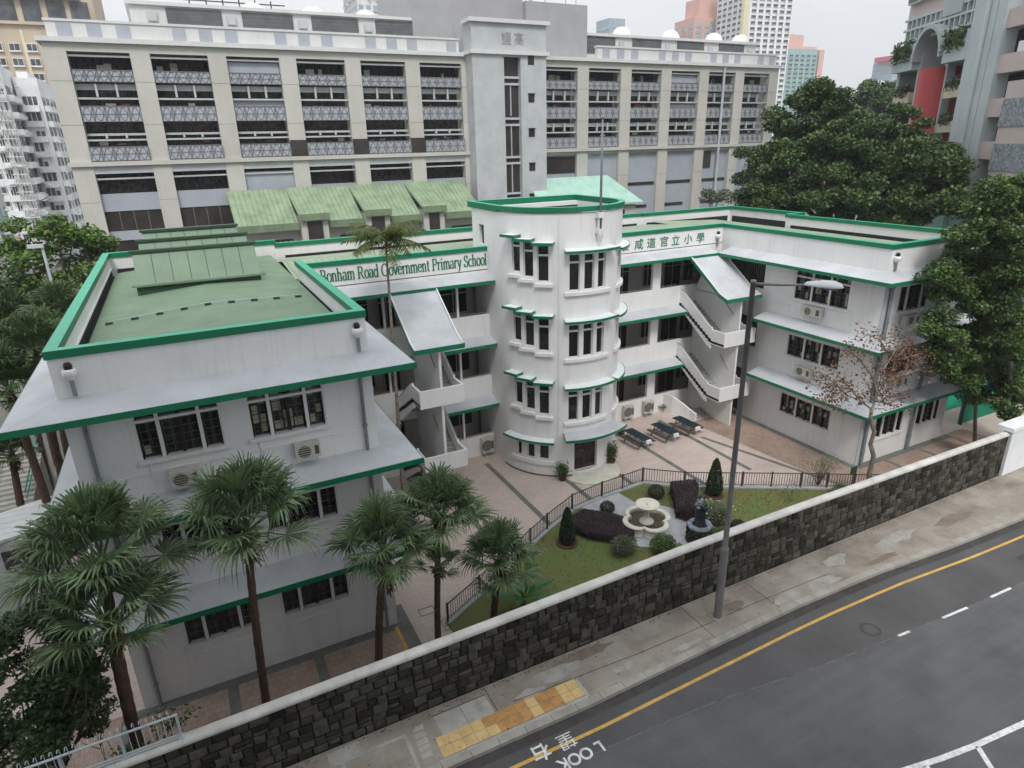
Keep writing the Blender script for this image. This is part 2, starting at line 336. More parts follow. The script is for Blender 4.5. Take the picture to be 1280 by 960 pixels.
sheet('fountain_path',ps,.10,M['pathslab'],.1)
sheet('stepping_path',[(20.6,22.3),(21.4,22.5),(21.5,20.6),(20.9,20.6)],.09,M['pathslab'],.08)
sheet('fountain_approach',[(18.0,27.75),(20.9,27.9),(21.2,25.6),(18.5,25.2)],.095,M['pathslab'],.08)
# fallen leaves and grass tufts over the lawn
def inpoly(x,y,P):
    c=False; j=len(P)-1
    for i in range(len(P)):
        if (P[i][1]>y)!=(P[j][1]>y) and x<(P[j][0]-P[i][0])*(y-P[i][1])/(P[j][1]-P[i][1])+P[i][0]: c=not c
        j=i
    return c
mb=MB(); k=0
while k<9000:
    x=random.uniform(9.5,36); y=random.uniform(16.6,28)
    if not inpoly(x,y,lawnpoly) or (x-FX-.35)**2/5.8+(y-FY)**2/4.4<1 : continue
    h=random.uniform(.03,.09); a=random.uniform(0,6.28); w=.02; dx,dy=math.cos(a)*w,math.sin(a)*w
    mb.add([(x-dx,y-dy,.055),(x+dx,y+dy,.055),(x+random.uniform(-.03,.03),y+random.uniform(-.03,.03),.06+h)],[(0,1,2)]); k+=1
tag(mb.build('grass_tufts',M['grass']),'short green grass blades growing over the garden lawn','grass',kind='stuff')
mb=MB()
for k in range(700):
    x=random.gauss(30,3.5); y=random.gauss(23,2.2)
    if not inpoly(x,y,lawnpoly): continue
    a=random.uniform(0,6.28); s=random.uniform(.03,.07)
    mb.add([(x+s*math.cos(a+q),y+s*math.sin(a+q),.07+random.uniform(0,.03)) for q in (0,1.57,3.14,4.71)],[(0,1,2,3)])
tag(mb.build('fallen_leaves',M['redleaf']),'scattered russet fallen leaves on the far right side of the lawn','leaves',kind='stuff')
# pavement + road
kx=[-60,-10,4.3,9.2,19.4,24.2,29.1,33.9,60,200]; ky=[13.9,13.8,13.68,13.6,13.76,13.62,13.25,13.04,12.0,6.0]
KY=lambda x: float(np.interp(x,kx,ky))
n=60; xs=[-60+ i*(260/120) for i in range(121)]
mb=MB()
for a,b in zip(xs[:-1],xs[1:]):
    mb.add([(a,KY(a)+.3,PZ),(b,KY(b)+.3,PZ),(b,WY,PZ),(a,WY,PZ)],[(0,1,2,3)])
struct(mb.build('pavement',M['pave']))
mb=MB()
L_=[]; x=-30.
while x<120:
    l=.95; a,b=x+.008,x+l-.008
    za=PZ+.008
    mb.add([(a,KY(a),RZ-.1),(b,KY(b),RZ-.1),(b,KY(b)+.3,RZ-.1),(a,KY(a)+.3,RZ-.1),(a,KY(a)+.02,za),(b,KY(b)+.02,za),(b,KY(b)+.3,za),(a,KY(a)+.3,za)],
       [(0,3,2,1),(4,5,6,7),(0,1,5,4),(1,2,6,5),(2,3,7,6),(3,0,4,7)]); x+=l
struct(mb.build('kerb',M['kerb']))
mb=MB(); 
for a,b in zip(xs[:-1],xs[1:]): mb.add([(a,-90,RZ),(b,-90,RZ),(b,KY(b)+.05,RZ),(a,KY(a)+.05,RZ)],[(0,1,2,3)])
struct(mb.build('road',M['asphalt']))
mb=MB(); mb.box(-60,200,-90,13.0,-.5,RZ-.12); mb.box(-60,200,14.25,16.28,-.5,PZ-.03); mb.box(-60,200,13,14.25,-.5,RZ-.13); struct(mb.build('road_embankment',M['mortar']))
# darker gutter and lane seam
def strip(mb,pts,w,z):
    for (a,b) in zip(pts[:-1],pts[1:]):
        mb.add([(a[0],a[1]-w/2,z),(b[0],b[1]-w/2,z),(b[0],b[1]+w/2,z),(a[0],a[1]+w/2,z)],[(0,1,2,3)])
mb=MB(); strip(mb,[(x,KY(x)-.17) for x in xs],.34,RZ+.004); struct(mb.build('road_gutter',M['asphaltdark']))
mb=MB()
for a,b in zip(xs[:-1],xs[1:]):
    sy=lambda x: float(np.interp(x,[-60,8,13,17,21,27,60],[12.6,12.15,11.9,11.35,10.95,10.55,9.0]))
    mb.add([(a,sy(a),RZ+.0022),(b,sy(b),RZ+.0022),(b,KY(b)-.3,RZ+.0022),(a,KY(a)-.3,RZ+.0022)],[(0,1,2,3)])
struct(mb.build('road_edge_lane',mat('older_asphalt',(.100,.098,.098),.9,.15,.5,bump=1.0,bscale=60,col2=(.074,.072,.072),detail=10)))
mb=MB(); strip(mb,[(x,KY(x)-.80 if x>0 else KY(x)-.8) for x in xs],.12,RZ+.008)
o=mb.build('yellow_road_line',M['painty']); struct(o)
mb=MB()
SY=lambda x: float(np.interp(x,[-60,8,13,17,21,27,60],[12.6,12.15,11.9,11.35,10.95,10.55,9.0]))
strip(mb,[(x,SY(x)) for x in xs],.035,RZ+.004); 
struct(mb.build('road_lane_seam',mat('seam_asphalt',(.15,.15,.155),.9,.3,3,detail=8)))
mb=MB()
for a,b,y0,y1 in ((21.36,21.95,10.93,10.88),(23.76,25.2,10.74,10.64),(26.64,27.95,10.56,10.5)):
    mb.add([(a,y0-.05,RZ+.008),(b,y1-.05,RZ+.008),(b,y1+.05,RZ+.008),(a,y0+.05,RZ+.008)],[(0,1,2,3)])
def zig(mb,a,b,w):
    d=np.array(b)-np.array(a); l=np.linalg.norm(d); u=d/l; nn=np.array([-u[1],u[0]]); mb.obox(a,u,nn,0,l,-w/2,w/2,RZ+.001,RZ+.0085)
zig(mb,(15.9,7.42),(17.6,7.08),.17); zig(mb,(17.6,7.08),(19.0,6.86),.17); zig(mb,(19.0,6.86),(22.6,6.45),.17); zig(mb,(13.5,7.9),(15.9,7.42),.17)
zig(mb,(19.0,6.80),(18.2,5.6),.16); zig(mb,(17.0,7.13),(16.2,5.9),.16); zig(mb,(21.2,6.52),(20.4,5.3),.16)
struct(mb.build('white_road_markings',M['paintw']))
# painted words, read from the pavement side
BOLD=[.012]
def textmesh(s,size,extr=0,shear=0):
    cu=bpy.data.curves.new('t','FONT'); cu.body=s; cu.size=size; cu.extrude=extr; cu.offset=BOLD[0]; cu.align_x='LEFT'
    ob=bpy.data.objects.new('t',cu); scene.collection.objects.link(ob); bpy.context.view_layer.update()
    me=bpy.data.meshes.new_from_object(ob.evaluated_get(bpy.context.evaluated_depsgraph_get()))
    bpy.data.objects.remove(ob); V=[tuple(v.co) for v in me.vertices]; F=[tuple(p.vertices) for p in me.polygons]
    return V,F
def addtext(mb,s,size,fn,extr=.01):
    V,F=textmesh(s,size,extr); mb.add([fn(*p) for p in V],F)
mb=MB()
BOLD[0]=.0
addtext(mb,'\u671b',.62,lambda x,y,z:(8.32-x,12.72-y+.40,RZ+.010+z*.1))
BOLD[0]=.012
addtext(mb,'\u53f3',.62,lambda x,y,z:(7.42-x,12.72-y+.42,RZ+.010+z*.1))
for i,ch in enumerate('LOOK'):
    addtext(mb,ch,.56,lambda x,y,z,i=i:(8.95-i*.42-x*.95,12.42-y,RZ+.010+z*.1))
# a slightly thicker stroke, as painted
struct(mb.build('painted_crossing_words',M['paintw']))
BOLD[0]=0
# manhole and patches on the road, slabs on the pavement
mb=MB(); mb.lathe((20.76,11.64,RZ+.003),[(.36,0),(.36,.004),(.31,.004),(.31,0)],28); mb.lathe((20.76,11.64,RZ+.003),[(.27,0),(.27,.003),(.25,.003)],20)
struct(mb.build('road_manhole',M['asphaltdark']))
mb=MB()
mb.poly([(30.9+.55*math.cos(a)*(1+.2*math.sin(3*a)),11.35+.28*math.sin(a)*(1+.25*math.cos(2*a)),RZ+.0042) for a in np.linspace(0,6.283,22)[:-1]]); struct(mb.build('road_stain',M['asphaltdark']))
mb=MB(); mb.box(4.6,5.5,14.72,15.62,PZ-.02,PZ+.006); mb.box(5.53,6.45,14.74,15.64,PZ-.02,PZ+.006)
mb.box(1.2,2.2,15.35,15.9,PZ-.02,PZ+.006)
for a0,a1,b0,b1 in ((1.5,3.6,15.32,15.44),(1.5,1.62,13.9,15.32),(3.5,3.62,13.9,15.32)): mb.box(a0,a1,b0,b1,PZ-.02,PZ+.008)
for k in range(5): mb.box(3.75+.02*k,4.1+.02*k,14.3+.26*k,14.5+.26*k,PZ-.02,PZ+.006)
struct(mb.build('pavement_cover_slabs',M['pavelight']))
mb=MB()
mb.box(9.48,9.6,13.95,14.75,PZ-.02,PZ+.007)
for x0,x1 in ((4.2,9.5),): mb.box(x0,x1,13.9,14.02,PZ-.02,PZ+.005)
struct(mb.build('pavement_kerb_margin',M['pavelight']))
ty=MB(); to=MB()
for i in range(13):
    for j in range(2):
        x0=4.35+.395*i; y0=14.05+.395*j+ (0.0)
        (to if (i in (4,) and j==1) or i in (5,6,7) or i in (9,10) else ty).box(x0+.008,x0+.387,y0+.008,y0+.387,PZ-.02,PZ+.007)
struct(ty.build('yellow_tactile_tiles',M['tile'])); struct(to.build('orange_tactile_tiles',M['tileo']))
mb=MB()
# joints and cracks in the pavement
strip(mb,[(7.2,14.95),(9.5,14.85),(12.3,14.72),(14.8,14.70),(18,14.72),(22,14.6)],.022,PZ+.004)
for x in (6.55,15.2,18.6): mb.box(x,x+.02,KY(x)+.3,15.95,PZ-.01,PZ+.0035)
mb.box(4.5,6.5,15.66,15.68,PZ-.01,PZ+.0035)
struct(mb.build('pavement_joints',M['mortar']))
# dry leaves and grit along the wall foot, the kerb and the gutter
mb=MB()
for k in range(1500):
    x=random.uniform(-2,44); w=random.random()
    y,z=(WY-.08-abs(random.gauss(0,.10)),PZ+.006) if w<.45 else ((KY(x)-.03-abs(random.gauss(0,.10)),RZ+.012) if w<.8 else (random.uniform(KY(x)+.3,WY-.1),PZ+.01))
    a=random.uniform(0,6.28); s_=random.uniform(.008,.035)
    mb.add([(x+s_*math.cos(a+q)*random.uniform(.6,1.2),y+s_*math.sin(a+q),z+random.uniform(0,.01)) for q in (0,1.57,3.14,4.71)],[(0,1,2,3)])
tag(mb.build('leaf_litter',M['husk']),'dry leaf scraps and grit along the wall foot and the kerb','litter',kind='stuff')
def blob(mb,cx,cy,rx,ry,z,n=26):
    ph=[random.uniform(0,6.28) for _ in range(4)]
    mb.poly([(cx+rx*math.cos(a)*(1+.22*math.sin(2*a+ph[0])+.12*math.sin(5*a+ph[1])),cy+ry*math.sin(a)*(1+.2*math.cos(3*a+ph[2])+.12*math.sin(6*a+ph[3])),z) for a in np.linspace(0,2*math.pi,n+1)[:-1]])
mb=MB()
for cx,cy,rx,ry in ((9.2,15.35,1.1,.28),(11.3,14.45,.5,.14),(19.4,14.35,.8,.2),(21.5,14.3,1.0,.25),(23.2,15.1,.7,.3),(14.0,14.2,.6,.12),(27,14.9,1.4,.3),(7.9,15.0,.5,.18)): blob(mb,cx,cy,rx,ry,PZ+.0028)
struct(mb.build('pavement_light_patches',mat('patched_concrete',(.36,.34,.31),.9,.15,2,detail=9,speck=.2)))
mb=MB()
for cx,cy,rx,ry in ((10.3,15.6,1.5,.22),(8.3,14.7,.6,.2),(17.1,15.0,.5,.25),(25,14.2,1.3,.14),(31,14.6,1.2,.3)): blob(mb,cx,cy,rx,ry,PZ+.0020)
struct(mb.build('pavement_damp_patches',mat('damp_concrete',(.21,.175,.14),.9,.15,2,detail=9,speck=.2)))
# ------------------------------------------------------------------ stone boundary wall
topx=[-12,-.15,6.5,15.2,21.9,37.5]; toph=[2.15,2.22,2.30,2.48,2.50,2.36]
TH=lambda x: float(np.interp(x,topx,toph))
wall=thing('stone_boundary_wall','long dark squared stone wall with pale rounded coping between pavement and school','wall',(12,WY,PZ))
mb=MB(); xw=np.linspace(-12,37.46,60)
for a,b in zip(xw[:-1],xw[1:]):
    mb.add([(a,WY+.05,-.1),(b,WY+.05,-.1),(b,WY+.32,-.1),(a,WY+.32,-.1),(a,WY+.05,PZ+TH(a)),(b,WY+.05,PZ+TH(b)),(b,WY+.32,PZ+TH(b)),(a,WY+.32,PZ+TH(a))],
      [(0,3,2,1),(4,5,6,7),(0,1,5,4),(1,2,6,5),(2,3,7,6),(3,0,4,7)])
mb.build('mortar_core',M['mortar'],wall)
mb=MB(); rows=7
def stone(mb,x0,x1,z0,z1):
    g=.016; d=random.uniform(.03,.06); i=.03
    x0+=g;x1-=g;z0+=g;z1-=g
    if x1-x0<.08 or z1-z0<.06: return
    j=lambda s=.012: random.uniform(-s,s)
    back=[(x0+j(),WY+.052,z0+j(.01)),(x1+j(),WY+.052,z0+j(.01)),(x1+j(),WY+.052,z1+j(.01)),(x0+j(),WY+.052,z1+j(.01))]
    fr=[(x0+i+j(),WY+.05-d+j(.01),z0+i+j(.01)),(x1-i+j(),WY+.05-d+j(.01),z0+i+j(.01)),(x1-i+j(),WY+.05-d+j(.01),z1-i+j(.01)),(x0+i+j(),WY+.05-d+j(.01),z1-i+j(.01))]
    c=((x0+x1)/2+j(.05),WY+.05-d-random.uniform(.005,.03),(z0+z1)/2)
    mb.add(back+fr+[c],[(0,1,5,4),(1,2,6,5),(2,3,7,6),(3,0,4,7),(4,5,8),(5,6,8),(6,7,8),(7,4,8)])
for r_ in range(rows):
    x=-12+random.uniform(0,.3)
    while x<37.3:
        w=random.uniform(.28,.60); xm=x+w/2; h=TH(xm)
        zz0=PZ+h*r_/rows-.01; zz1=PZ+h*(r_+1)/rows-.01
        if random.random()<.10 and r_<rows-1 and w<.45: zz1+=h/rows*.0
        x1=min(x+w,37.4)
        if random.random()<.12:
            zm=(zz0+zz1)/2+random.uniform(-.03,.03); stone(mb,x,x1,zz0,zm); stone(mb,x,x1,zm,zz1)
        else: stone(mb,x,x1,zz0+random.uniform(-.02,.02),zz1+random.uniform(-.02,.02))
        x+=w
mb.build('stone_facing',M['stone'],wall)
mb=MB()
seg=1.6; x=-12.
while x<37.3:
    x1=min(x+seg,37.46)
    for a,b in ((x+.004,x1-.004),):
        prof=[(WY-.03,.02),(WY-.035,.09),(WY+.0,.145),(WY+.09,.185),(WY+.19,.19),(WY+.29,.165),(WY+.35,.10),(WY+.35,.02)]
        A=[(a,p[0],PZ+TH(a)+p[1]) for p in prof]; B=[(b,p[0],PZ+TH(b)+p[1]) for p in prof]; n=len(prof)
        mb.add(A+B,[tuple(range(n))[::-1],tuple(range(n,2*n))]+[(i,(i+1)%n,n+(i+1)%n,n+i) for i in range(n)])
    x=x1
mb.build('coping',M['coping'],wall)
ww=thing('white_boundary_wall','taller smooth white wall with flat cap at the right end of the stone wall','wall',(40,WY,PZ))
mb=MB(); mb.box(37.48,60,WY-.1,WY+.35,-.1,PZ+2.62); mb.build('wall_body',M['whitewall'],ww)
mb=MB(); mb.box(37.3,60,WY-.2,WY+.62,PZ+2.62,PZ+2.85); mb.build('cap',M['whitewall'],ww)
# railing on the wall, left
rl=thing('wall_top_railing','galvanised metal railing with cranked top bars standing on the wall coping','railing',(-4,WY+.17,4.9))
RX1=float(GY(226,916,WY)[0]); 
mb=MB()
zt=lambda x: PZ+TH(x)+.2
xr=np.arange(-12,RX1,.0+1.9)
mb.tube([(-12,WY+.17,zt(-12)+.78),(RX1,WY+.17,zt(RX1)+.78)],.035,8)
mb.build('top_rail',M['silver'],rl)
mb=MB(); mb.tube([(-12,WY+.17,zt(-12)+.10),(RX1,WY+.17,zt(RX1)+.10)],.025,6); mb.tube([(-12,WY+.12,zt(-12)+.04),(RX1,WY+.12,zt(RX1)+.04)],.018,6); mb.build('bottom_rail',M['silver'],rl)
x=RX1-.03; i=0
while x>-9:
    mb=MB(); mb.box(x-.03,x+.03,WY+.13,WY+.2,zt(x)-.05,zt(x)+.80); mb.box(x-.08,x+.08,WY+.08,WY+.26,zt(x)-.02,zt(x)+.012); mb.build('post',M['silver'],rl); x-=1.35
x=RX1-.2
while x>-8:
    mb=MB(); z=zt(x); mb.tube([(x,WY+.17,z+.10),(x,WY+.17,z+1.0),(x-.01,WY+.10,z+1.06),(x-.01,WY-.0,z+1.04)],.010,5); mb.build('bar',M['silver'],rl); x-=.165
# garden railing
gr=thing('garden_railing','dark iron railing following the low kerb between paved courtyard and lawn','railing',(20,27.7,.1))
top=MB(); 
pts=rail+rail2[1:]
top.tube([(p[0],p[1],1.07) for p in pts],.03,6); top.tube([(p[0],p[1],.27) for p in pts],.018,5)
top.build('rails',M['iron'],gr)
k=0; bars=[]
for a,b in zip(pts[:-1],pts[1:]):
    d=np.array(b)-np.array(a); l=np.linalg.norm(d); n_=max(1,int(round(l/1.7)))
    for i in range(n_):
        p=np.array(a)+d*i/n_; mb=MB(); mb.box(p[0]-.035,p[0]+.035,p[1]-.035,p[1]+.035,.1,1.16); mb.build('post',M['iron'],gr)
    m_=int(l/.15)
    for i in range(m_):
        p=np.array(a)+d*(i+.5)/m_; bars.append(p)
mb=MB()
for p in bars: mb.box(p[0]-.011,p[0]+.011,p[1]-.011,p[1]+.011,.27,1.06)
tag(mb.build('bars',M['iron'],gr),kind='stuff')
# street lamp
lp=G(897,770,PZ); top=lp.copy()
def GV(u,v,P): d=ray(u,v); return d*(math.hypot(P[0],P[1])/math.hypot(d[0],d[1]))+O3
PT=float(GV(943,350,lp)[2])
la=thing('street_lamp','tall grey street lamp with long arm standing on the pavement by the stone wall','street lamp',lp)
mb=MB(); mb.lathe(lp,[(.0,0),(.16,0),(.155,.1),(.145,3.0),(.15,3.05),(.15,3.12),(.105,3.2),(.10,3.3),(.085,PT-PZ-.1),(.09,PT-PZ-.1),(.09,PT-PZ),(0,PT-PZ)],16); mb.build('pole',M['pole'],la,True)
mb=MB(); mb.box(lp[0]-.3,lp[0]+.3,lp[1]-.3,lp[1]+.3,PZ-.01,PZ+.015); mb.build('base_plate',M['pave'],la)
hd=GV(1024,362,lp); hd=G(1024,362,PT-.05)
# the arm reaches out to the right, level with the pole head
d=ray(1027,361); A0=np.array([lp[0],lp[1],PT-.12])
# arm along the direction across the road edge: solve for the point at height PT+.12
E1=G(1050,360,PT+.0); dirv=E1-np.array([lp[0],lp[1],PT]); dirv[2]=0; L1=np.linalg.norm(dirv); u=dirv/L1; nn=np.array([-u[1],u[0],0])
mb=MB(); mb.tube([A0,A0+u*L1*.35+[0,0,.05],A0+u*L1*.62+[0,0,.12]],[.05,.04,.035],8); mb.build('arm',M['pole'],la,True)
hb=A0+u*L1*.60+[0,0,.12]; hl=L1*.44
mb=MB(); sec=[(0,.03,.04),(.06,.14,.10),(.3,.22,.16),(.36,.22,.15),(.42,.26,.19),(.75,.25,.20),(.93,.16,.13),(1,.02,.03)]
vs=[];nS=12
for t,w,h in sec:
    for k in range(nS):
        a=math.pi*k/(nS-1); p=hb+u*hl*t+nn*(w*math.cos(a))+np.array([0,0,h*math.sin(a)]); vs.append(p)
fs=[(i*nS+k,i*nS+k+1,(i+1)*nS+k+1,(i+1)*nS+k) for i in range(len(sec)-1) for k in range(nS-1)]
fs+=[(i*nS,(i+1)*nS,(i+1)*nS+nS-1,i*nS+nS-1) for i in range(len(sec)-1)]
mb.add(vs,fs); mb.build('lamp_head',M['lamp'],la,True)
mb=MB(); vs=[]
for t,w,h in ((.45,.14,.02),(.55,.155,.09),(.8,.15,.09),(.92,.10,.02)):
    for k in range(8):
        a=math.pi*k/7; vs.append(hb+u*hl*t+nn*(w*math.cos(a))-np.array([0,0,h*math.sin(a)]))
mb.add(vs,[(i*8+k,i*8+k+1,(i+1)*8+k+1,(i+1)*8+k) for i in range(3) for k in range(7)]); mb.build('lens',M['lens'],la,True)
# ------------------------------------------------------------------ the school
sch=thing('school_building','three storey white school with green trim, round stair tower and two projecting wings','school',(16,36,0))
FYw=23.46; XL0,XL1=-4.37,5.6; XR=36.24; XE=45.2; MY=36.8; BY=46.8
def wallh(mb,o,u,n,L_,z0,z1,holes,depth):
    """outer wall face from o along u with real openings and their reveals"""
    A=sorted(set([0,L_]+[h[0] for h in holes]+[h[1] for h in holes])); Z=sorted(set([z0,z1]+[h[2] for h in holes]+[h[3] for h in holes]))
    P=lambda a,b,z:(o[0]+u[0]*a+n[0]*b,o[1]+u[1]*a+n[1]*b,z)
    for a0,a1 in zip(A[:-1],A[1:]):
        for c0,c1 in zip(Z[:-1],Z[1:]):
            am,cm=(a0+a1)/2,(c0+c1)/2
            if any(h[0]<am<h[1] and h[2]<cm<h[3] for h in holes): continue
            mb.quad(P(a0,0,c0),P(a1,0,c0),P(a1,0,c1),P(a0,0,c1))
    for a0,a1,c0,c1 in holes:
        d=-depth
        mb.quad(P(a0,0,c0),P(a0,d,c0),P(a0,d,c1),P(a0,0,c1)); mb.quad(P(a1,0,c0),P(a1,0,c1),P(a1,d,c1),P(a1,d,c0))
        mb.quad(P(a0,0,c0),P(a1,0,c0),P(a1,d,c0),P(a0,d,c0)); mb.quad(P(a0,0,c1),P(a0,d,c1),P(a1,d,c1),P(a1,0,c1))
def window(parent,o,u,n,a0,a1,z0,z1,mull,style='lattice',depth=.22,transom=None,sill=True,blind=0):
    """one window: white surround with mullions (thing part), dark panes, metal grille and sill as sub-parts"""
    mb=MB(); B=lambda q0,q1,b0,b1,c0,c1:mb.obox(o,u,n,q0,q1,b0,b1,c0,c1)
    for m_ in mull: B(m_-.06,m_+.06,-depth+.005,.02,z0+.002,z1-.002)
    B(a0+.002,a0+.05,-depth+.005,-.04,z0+.002,z1-.002); B(a1-.05,a1-.002,-depth+.005,-.04,z0+.002,z1-.002)
    if transom: B(a0+.003,a1-.003,-depth+.006,.012,transom-.05,transom+.05)
    w=mb.build('window',M['white'],parent)
    mb=MB(); mb.obox(o,u,n,a0,a1,-depth-.03,-depth+.001,z0,z1); mb.build('pane',M['glass'],w)
    edges=[a0]+list(mull)+[a1]
    if blind:
        mb=MB()
        for q0,q1 in zip(edges[:-1],edges[1:]):
            nx=max(1,int(round((q1-q0-.2)/.32))); cw=(q1-q0-.2)/nx
            for i in range(nx):
                for j in range(4):
                    if random.random()<blind:
                        c0=z0+.08+(z1-z0-.16)*j/4; b0=q0+.1+cw*i; mb.obox(o,u,n,b0+.03,b0+cw-.03,-depth+.004,-depth+.012,c0+.03,c0+(z1-z0)/4-.05)
        if mb.v: mb.build('paper_blind',M['curtain'],w)
    mb=MB()
    for q0,q1 in zip(edges[:-1],edges[1:]):
        q0+=.07;q1-=.07; nx=max(2,int(round((q1-q0)/.30))); nz=max(3,int(round((z1-z0)/.33)))
        for i in range(nx+1):
            x_=q0+(q1-q0)*i/nx; mb.obox(o,u,n,x_-.010,x_+.010,-depth+.03,-depth+.045,z0+.03,z1-.03)
        for j in range(nz+1):
            c=z0+.04+(z1-z0-.08)*j/nz; mb.obox(o,u,n,q0,q1,-depth+.046,-depth+.06,c-.010,c+.010)
        if style=='lattice':
            for i in range(nx):
                for j in range(nz):
                    cx=q0+(q1-q0)*(i+.5)/nx; cz=z0+(z1-z0)*(j+.5)/nz; h=.28*(q1-q0)/nx
                    mb.obox(o,u,n,cx-h-.008,cx-h+.008,-depth+.03,-depth+.04,cz-.16,cz+.10 if (i+j)%2 else cz+.16)
    mb.build('grille',M['grille'],w)
    mb=MB()
    for q0,q1 in zip(edges[:-1],edges[1:]):
        for x0,x1 in ((q0+.05,q0+.10),(q1-.10,q1-.05)): mb.obox(o,u,n,x0,x1,-depth+.006,-.06,z0,z1)
        if q1-q0>1: mb.obox(o,u,n,(q0+q1)/2-.06,(q0+q1)/2+.06,-depth+.006,-.09,z0,z1)
    mb.build('frame',M['frame'],w)
    if sill:
        mb=MB(); mb.obox(o,u,n,a0-.12,a1+.12,0.003,.10,z0-.14,z0-.003); mb.build('sill',M['white'],w)
    return w
# ---- left wing
U=(1,0);NF=(0,-1)
W1=(-2.52,.14);W2=(1.05,3.74)
lev=[(2.25,3.62),(6.2,7.75),(10.17,11.8)]
holes=[]
for z0,z1 in lev:
    for a,b in (W1,W2): holes.append((a-XL0,b-XL0,z0,z1))
mb=MB(); wallh(mb,(XL0,FYw),U,NF,XL1-XL0,-.05,12.7,holes,.24)
# the other three sides
mb.quad((XL1,FYw,-.05),(XL1,MY,-.05),(XL1,MY,12.7),(XL1,FYw,12.7)); mb.quad((XL0,BY,-.05),(XL0,FYw,-.05),(XL0,FYw,12.7),(XL0,BY,12.7)); mb.quad((XL1+.0,BY,-.05),(XL0,BY,-.05),(XL0,BY,12.7),(XL1,BY,12.7))
# corner pilasters and string lines
mb.box(5.02,5.62,FYw-.05,FYw+.3,0,12.6); mb.box(-4.40,-3.9,FYw-.05,FYw+.3,0,12.6)
for z in (5.55,9.6): mb.box(-3.89,5.01,FYw-.025,FYw+.05,z,z+.05)
lw=mb.build('wing_wall',M['white'],sch)
tag(lw,'left wing wall with three rows of lattice windows')
for k,(z0,z1) in enumerate(lev):
    for a,b in (W1,W2):
        L0=a-XL0;L1=b-XL0; w_=L1-L0
        window(sch,(XL0,FYw),U,NF,L0,L1,z0,z1,[L0+w_*.265,L0+w_*.745],transom=z1-.22 if k!=0 else None,blind=.55 if (k==2 and a>0) else (.1 if k==2 else 0))
        mb=MB(); mb.box(a-.25,b+.25,FYw-.03,FYw,z0-.5,z0-.46); mb.box(a+.2,a+.2+.03,FYw-.06,FYw,z0-.9,z0-.14); mb.build('conduit',M['white'],sch)
def eave(x0,x1,y0,y1,ix0,ix1,iy0,zo,rise,sides,m=None):
    """sloping canopy slab round a wing; sides: which of l,f,r"""
    top=MB(); th=.20
    o=[(x0,y1),(x0,y0),(x1,y0),(x1,y1)]; i=[(ix0,y1),(ix0,iy0),(ix1,iy0),(ix1,y1)]
    segs=[s for s,c in zip(range(3),'lfr') if c in sides]
    fa=MB()
    for s in segs:
        a,b=o[s],o[s+1]; c,d=i[s+1],i[s]
        top.quad((a[0],a[1],zo),(b[0],b[1],zo),(c[0],c[1],zo+rise),(d[0],d[1],zo+rise))
        top.quad((a[0],a[1],zo-th),(d[0],d[1],zo-th+.1),(c[0],c[1],zo-th+.1),(b[0],b[1],zo-th))
        dd=np.array(b)-np.array(a); l=np.linalg.norm(dd); u=dd/l; n_=np.array([u[1],-u[0]])
        cen=np.array([(ix0+ix1)/2,(y0+y1)/2]); mid=(np.array(a)+np.array(b))/2
        if n_@(mid-cen)<0: n_=-n_
        fa.obox(a,u,n_,-.03 if s==1 or True else 0,l+.03,0.002,.035,zo-th-.012,zo+.015 if s==1 else zo-.012)
    if 'l' not in sides: top.quad((x0,y0,zo-th),(x0,y0,zo),(i[1][0],i[1][1],zo+rise),(i[1][0],i[1][1],zo-th))
    e=top.build('eave',M['eave'],sch); fa.build('fascia',M['green'],e); return e
for z in (12.4,8.4,4.4): eave(-5.81,7.05,22.3,35.75,XL0,XL1,FYw,z,.4,'lfr')
def parapet(segs,z0,z1,th=.24,inner=1.0,cap=.26):
    """segs: list of ((x,y),(x,y), inward normal)"""
    mb=MB(); cp=MB(); cl=MB(); gt=MB()
    for a,b,n_ in segs:
        a=np.array(a,float);b=np.array(b,float);d=b-a;l=np.linalg.norm(d);u=d/l
        e=.004 if abs(u[1])>.5 else 0.
        mb.obox(a,u,n_,e*1.5,l-e*1.5,e,th+e,z0,z1-cap)
        gt.obox(a,u,n_,th+.3,l-th-.3,th+e,th+.02+e,z0,z1-.84 if z1<14.2 else z1-.98)  # black strip on the inner face: darkness of the gutter gap put in as colour
        cp.obox(a,u,n_,-.05+e,l+.05-e,-.06+e,th+.08+e,z1-cap+e*.5,z1-e*.5)
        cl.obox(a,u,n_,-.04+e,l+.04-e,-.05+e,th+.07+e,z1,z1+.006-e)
    p=mb.build('parapet',M['white'],sch); c=cp.build('coping',M['green'],p); gt.build('gutter_gap_dark',M['gutter'],p); cl.build('coping_top',M['greenlit'],p); return p  # thin top skin in lighter green carries the light from above
I=np.array
parapet([((XL0,FYw),(XL1,FYw),I([0,1])),((XL0,BY),(XL0,FYw),I([1,0])),((XL1-.0,FYw),(XL1,MY),I([-1,0])),((XL0,BY),(XL1,BY),I([0,-1]))],12.7,14.37)
# left roof: shallow gable, ribs down the slope
mb=MB(); mb.quad((XL0+.48,FYw+.5,13.18),(.7,FYw+.5,13.58),(.7,BY-.6,13.58),(XL0+.48,BY-.6,13.18)); mb.quad((.7,FYw+.5,13.58),(XL1-.40,FYw+.5,13.42),(XL1-.40,BY-.6,13.42),(.7,BY-.6,13.58))
rf=mb.build('roof',M['roof'],sch)
mb=MB(); mb.box(XL0+.2,XL1-.2,FYw+.2,BY-.2,12.7,12.95); mb.build('gutter',M['gutter'],rf)
mb=MB(); mb.box(XL0+.24,XL0+.32,FYw+.28,BY-.28,13.46,13.52); mb.build('parapet_upstand',M['white'],rf)
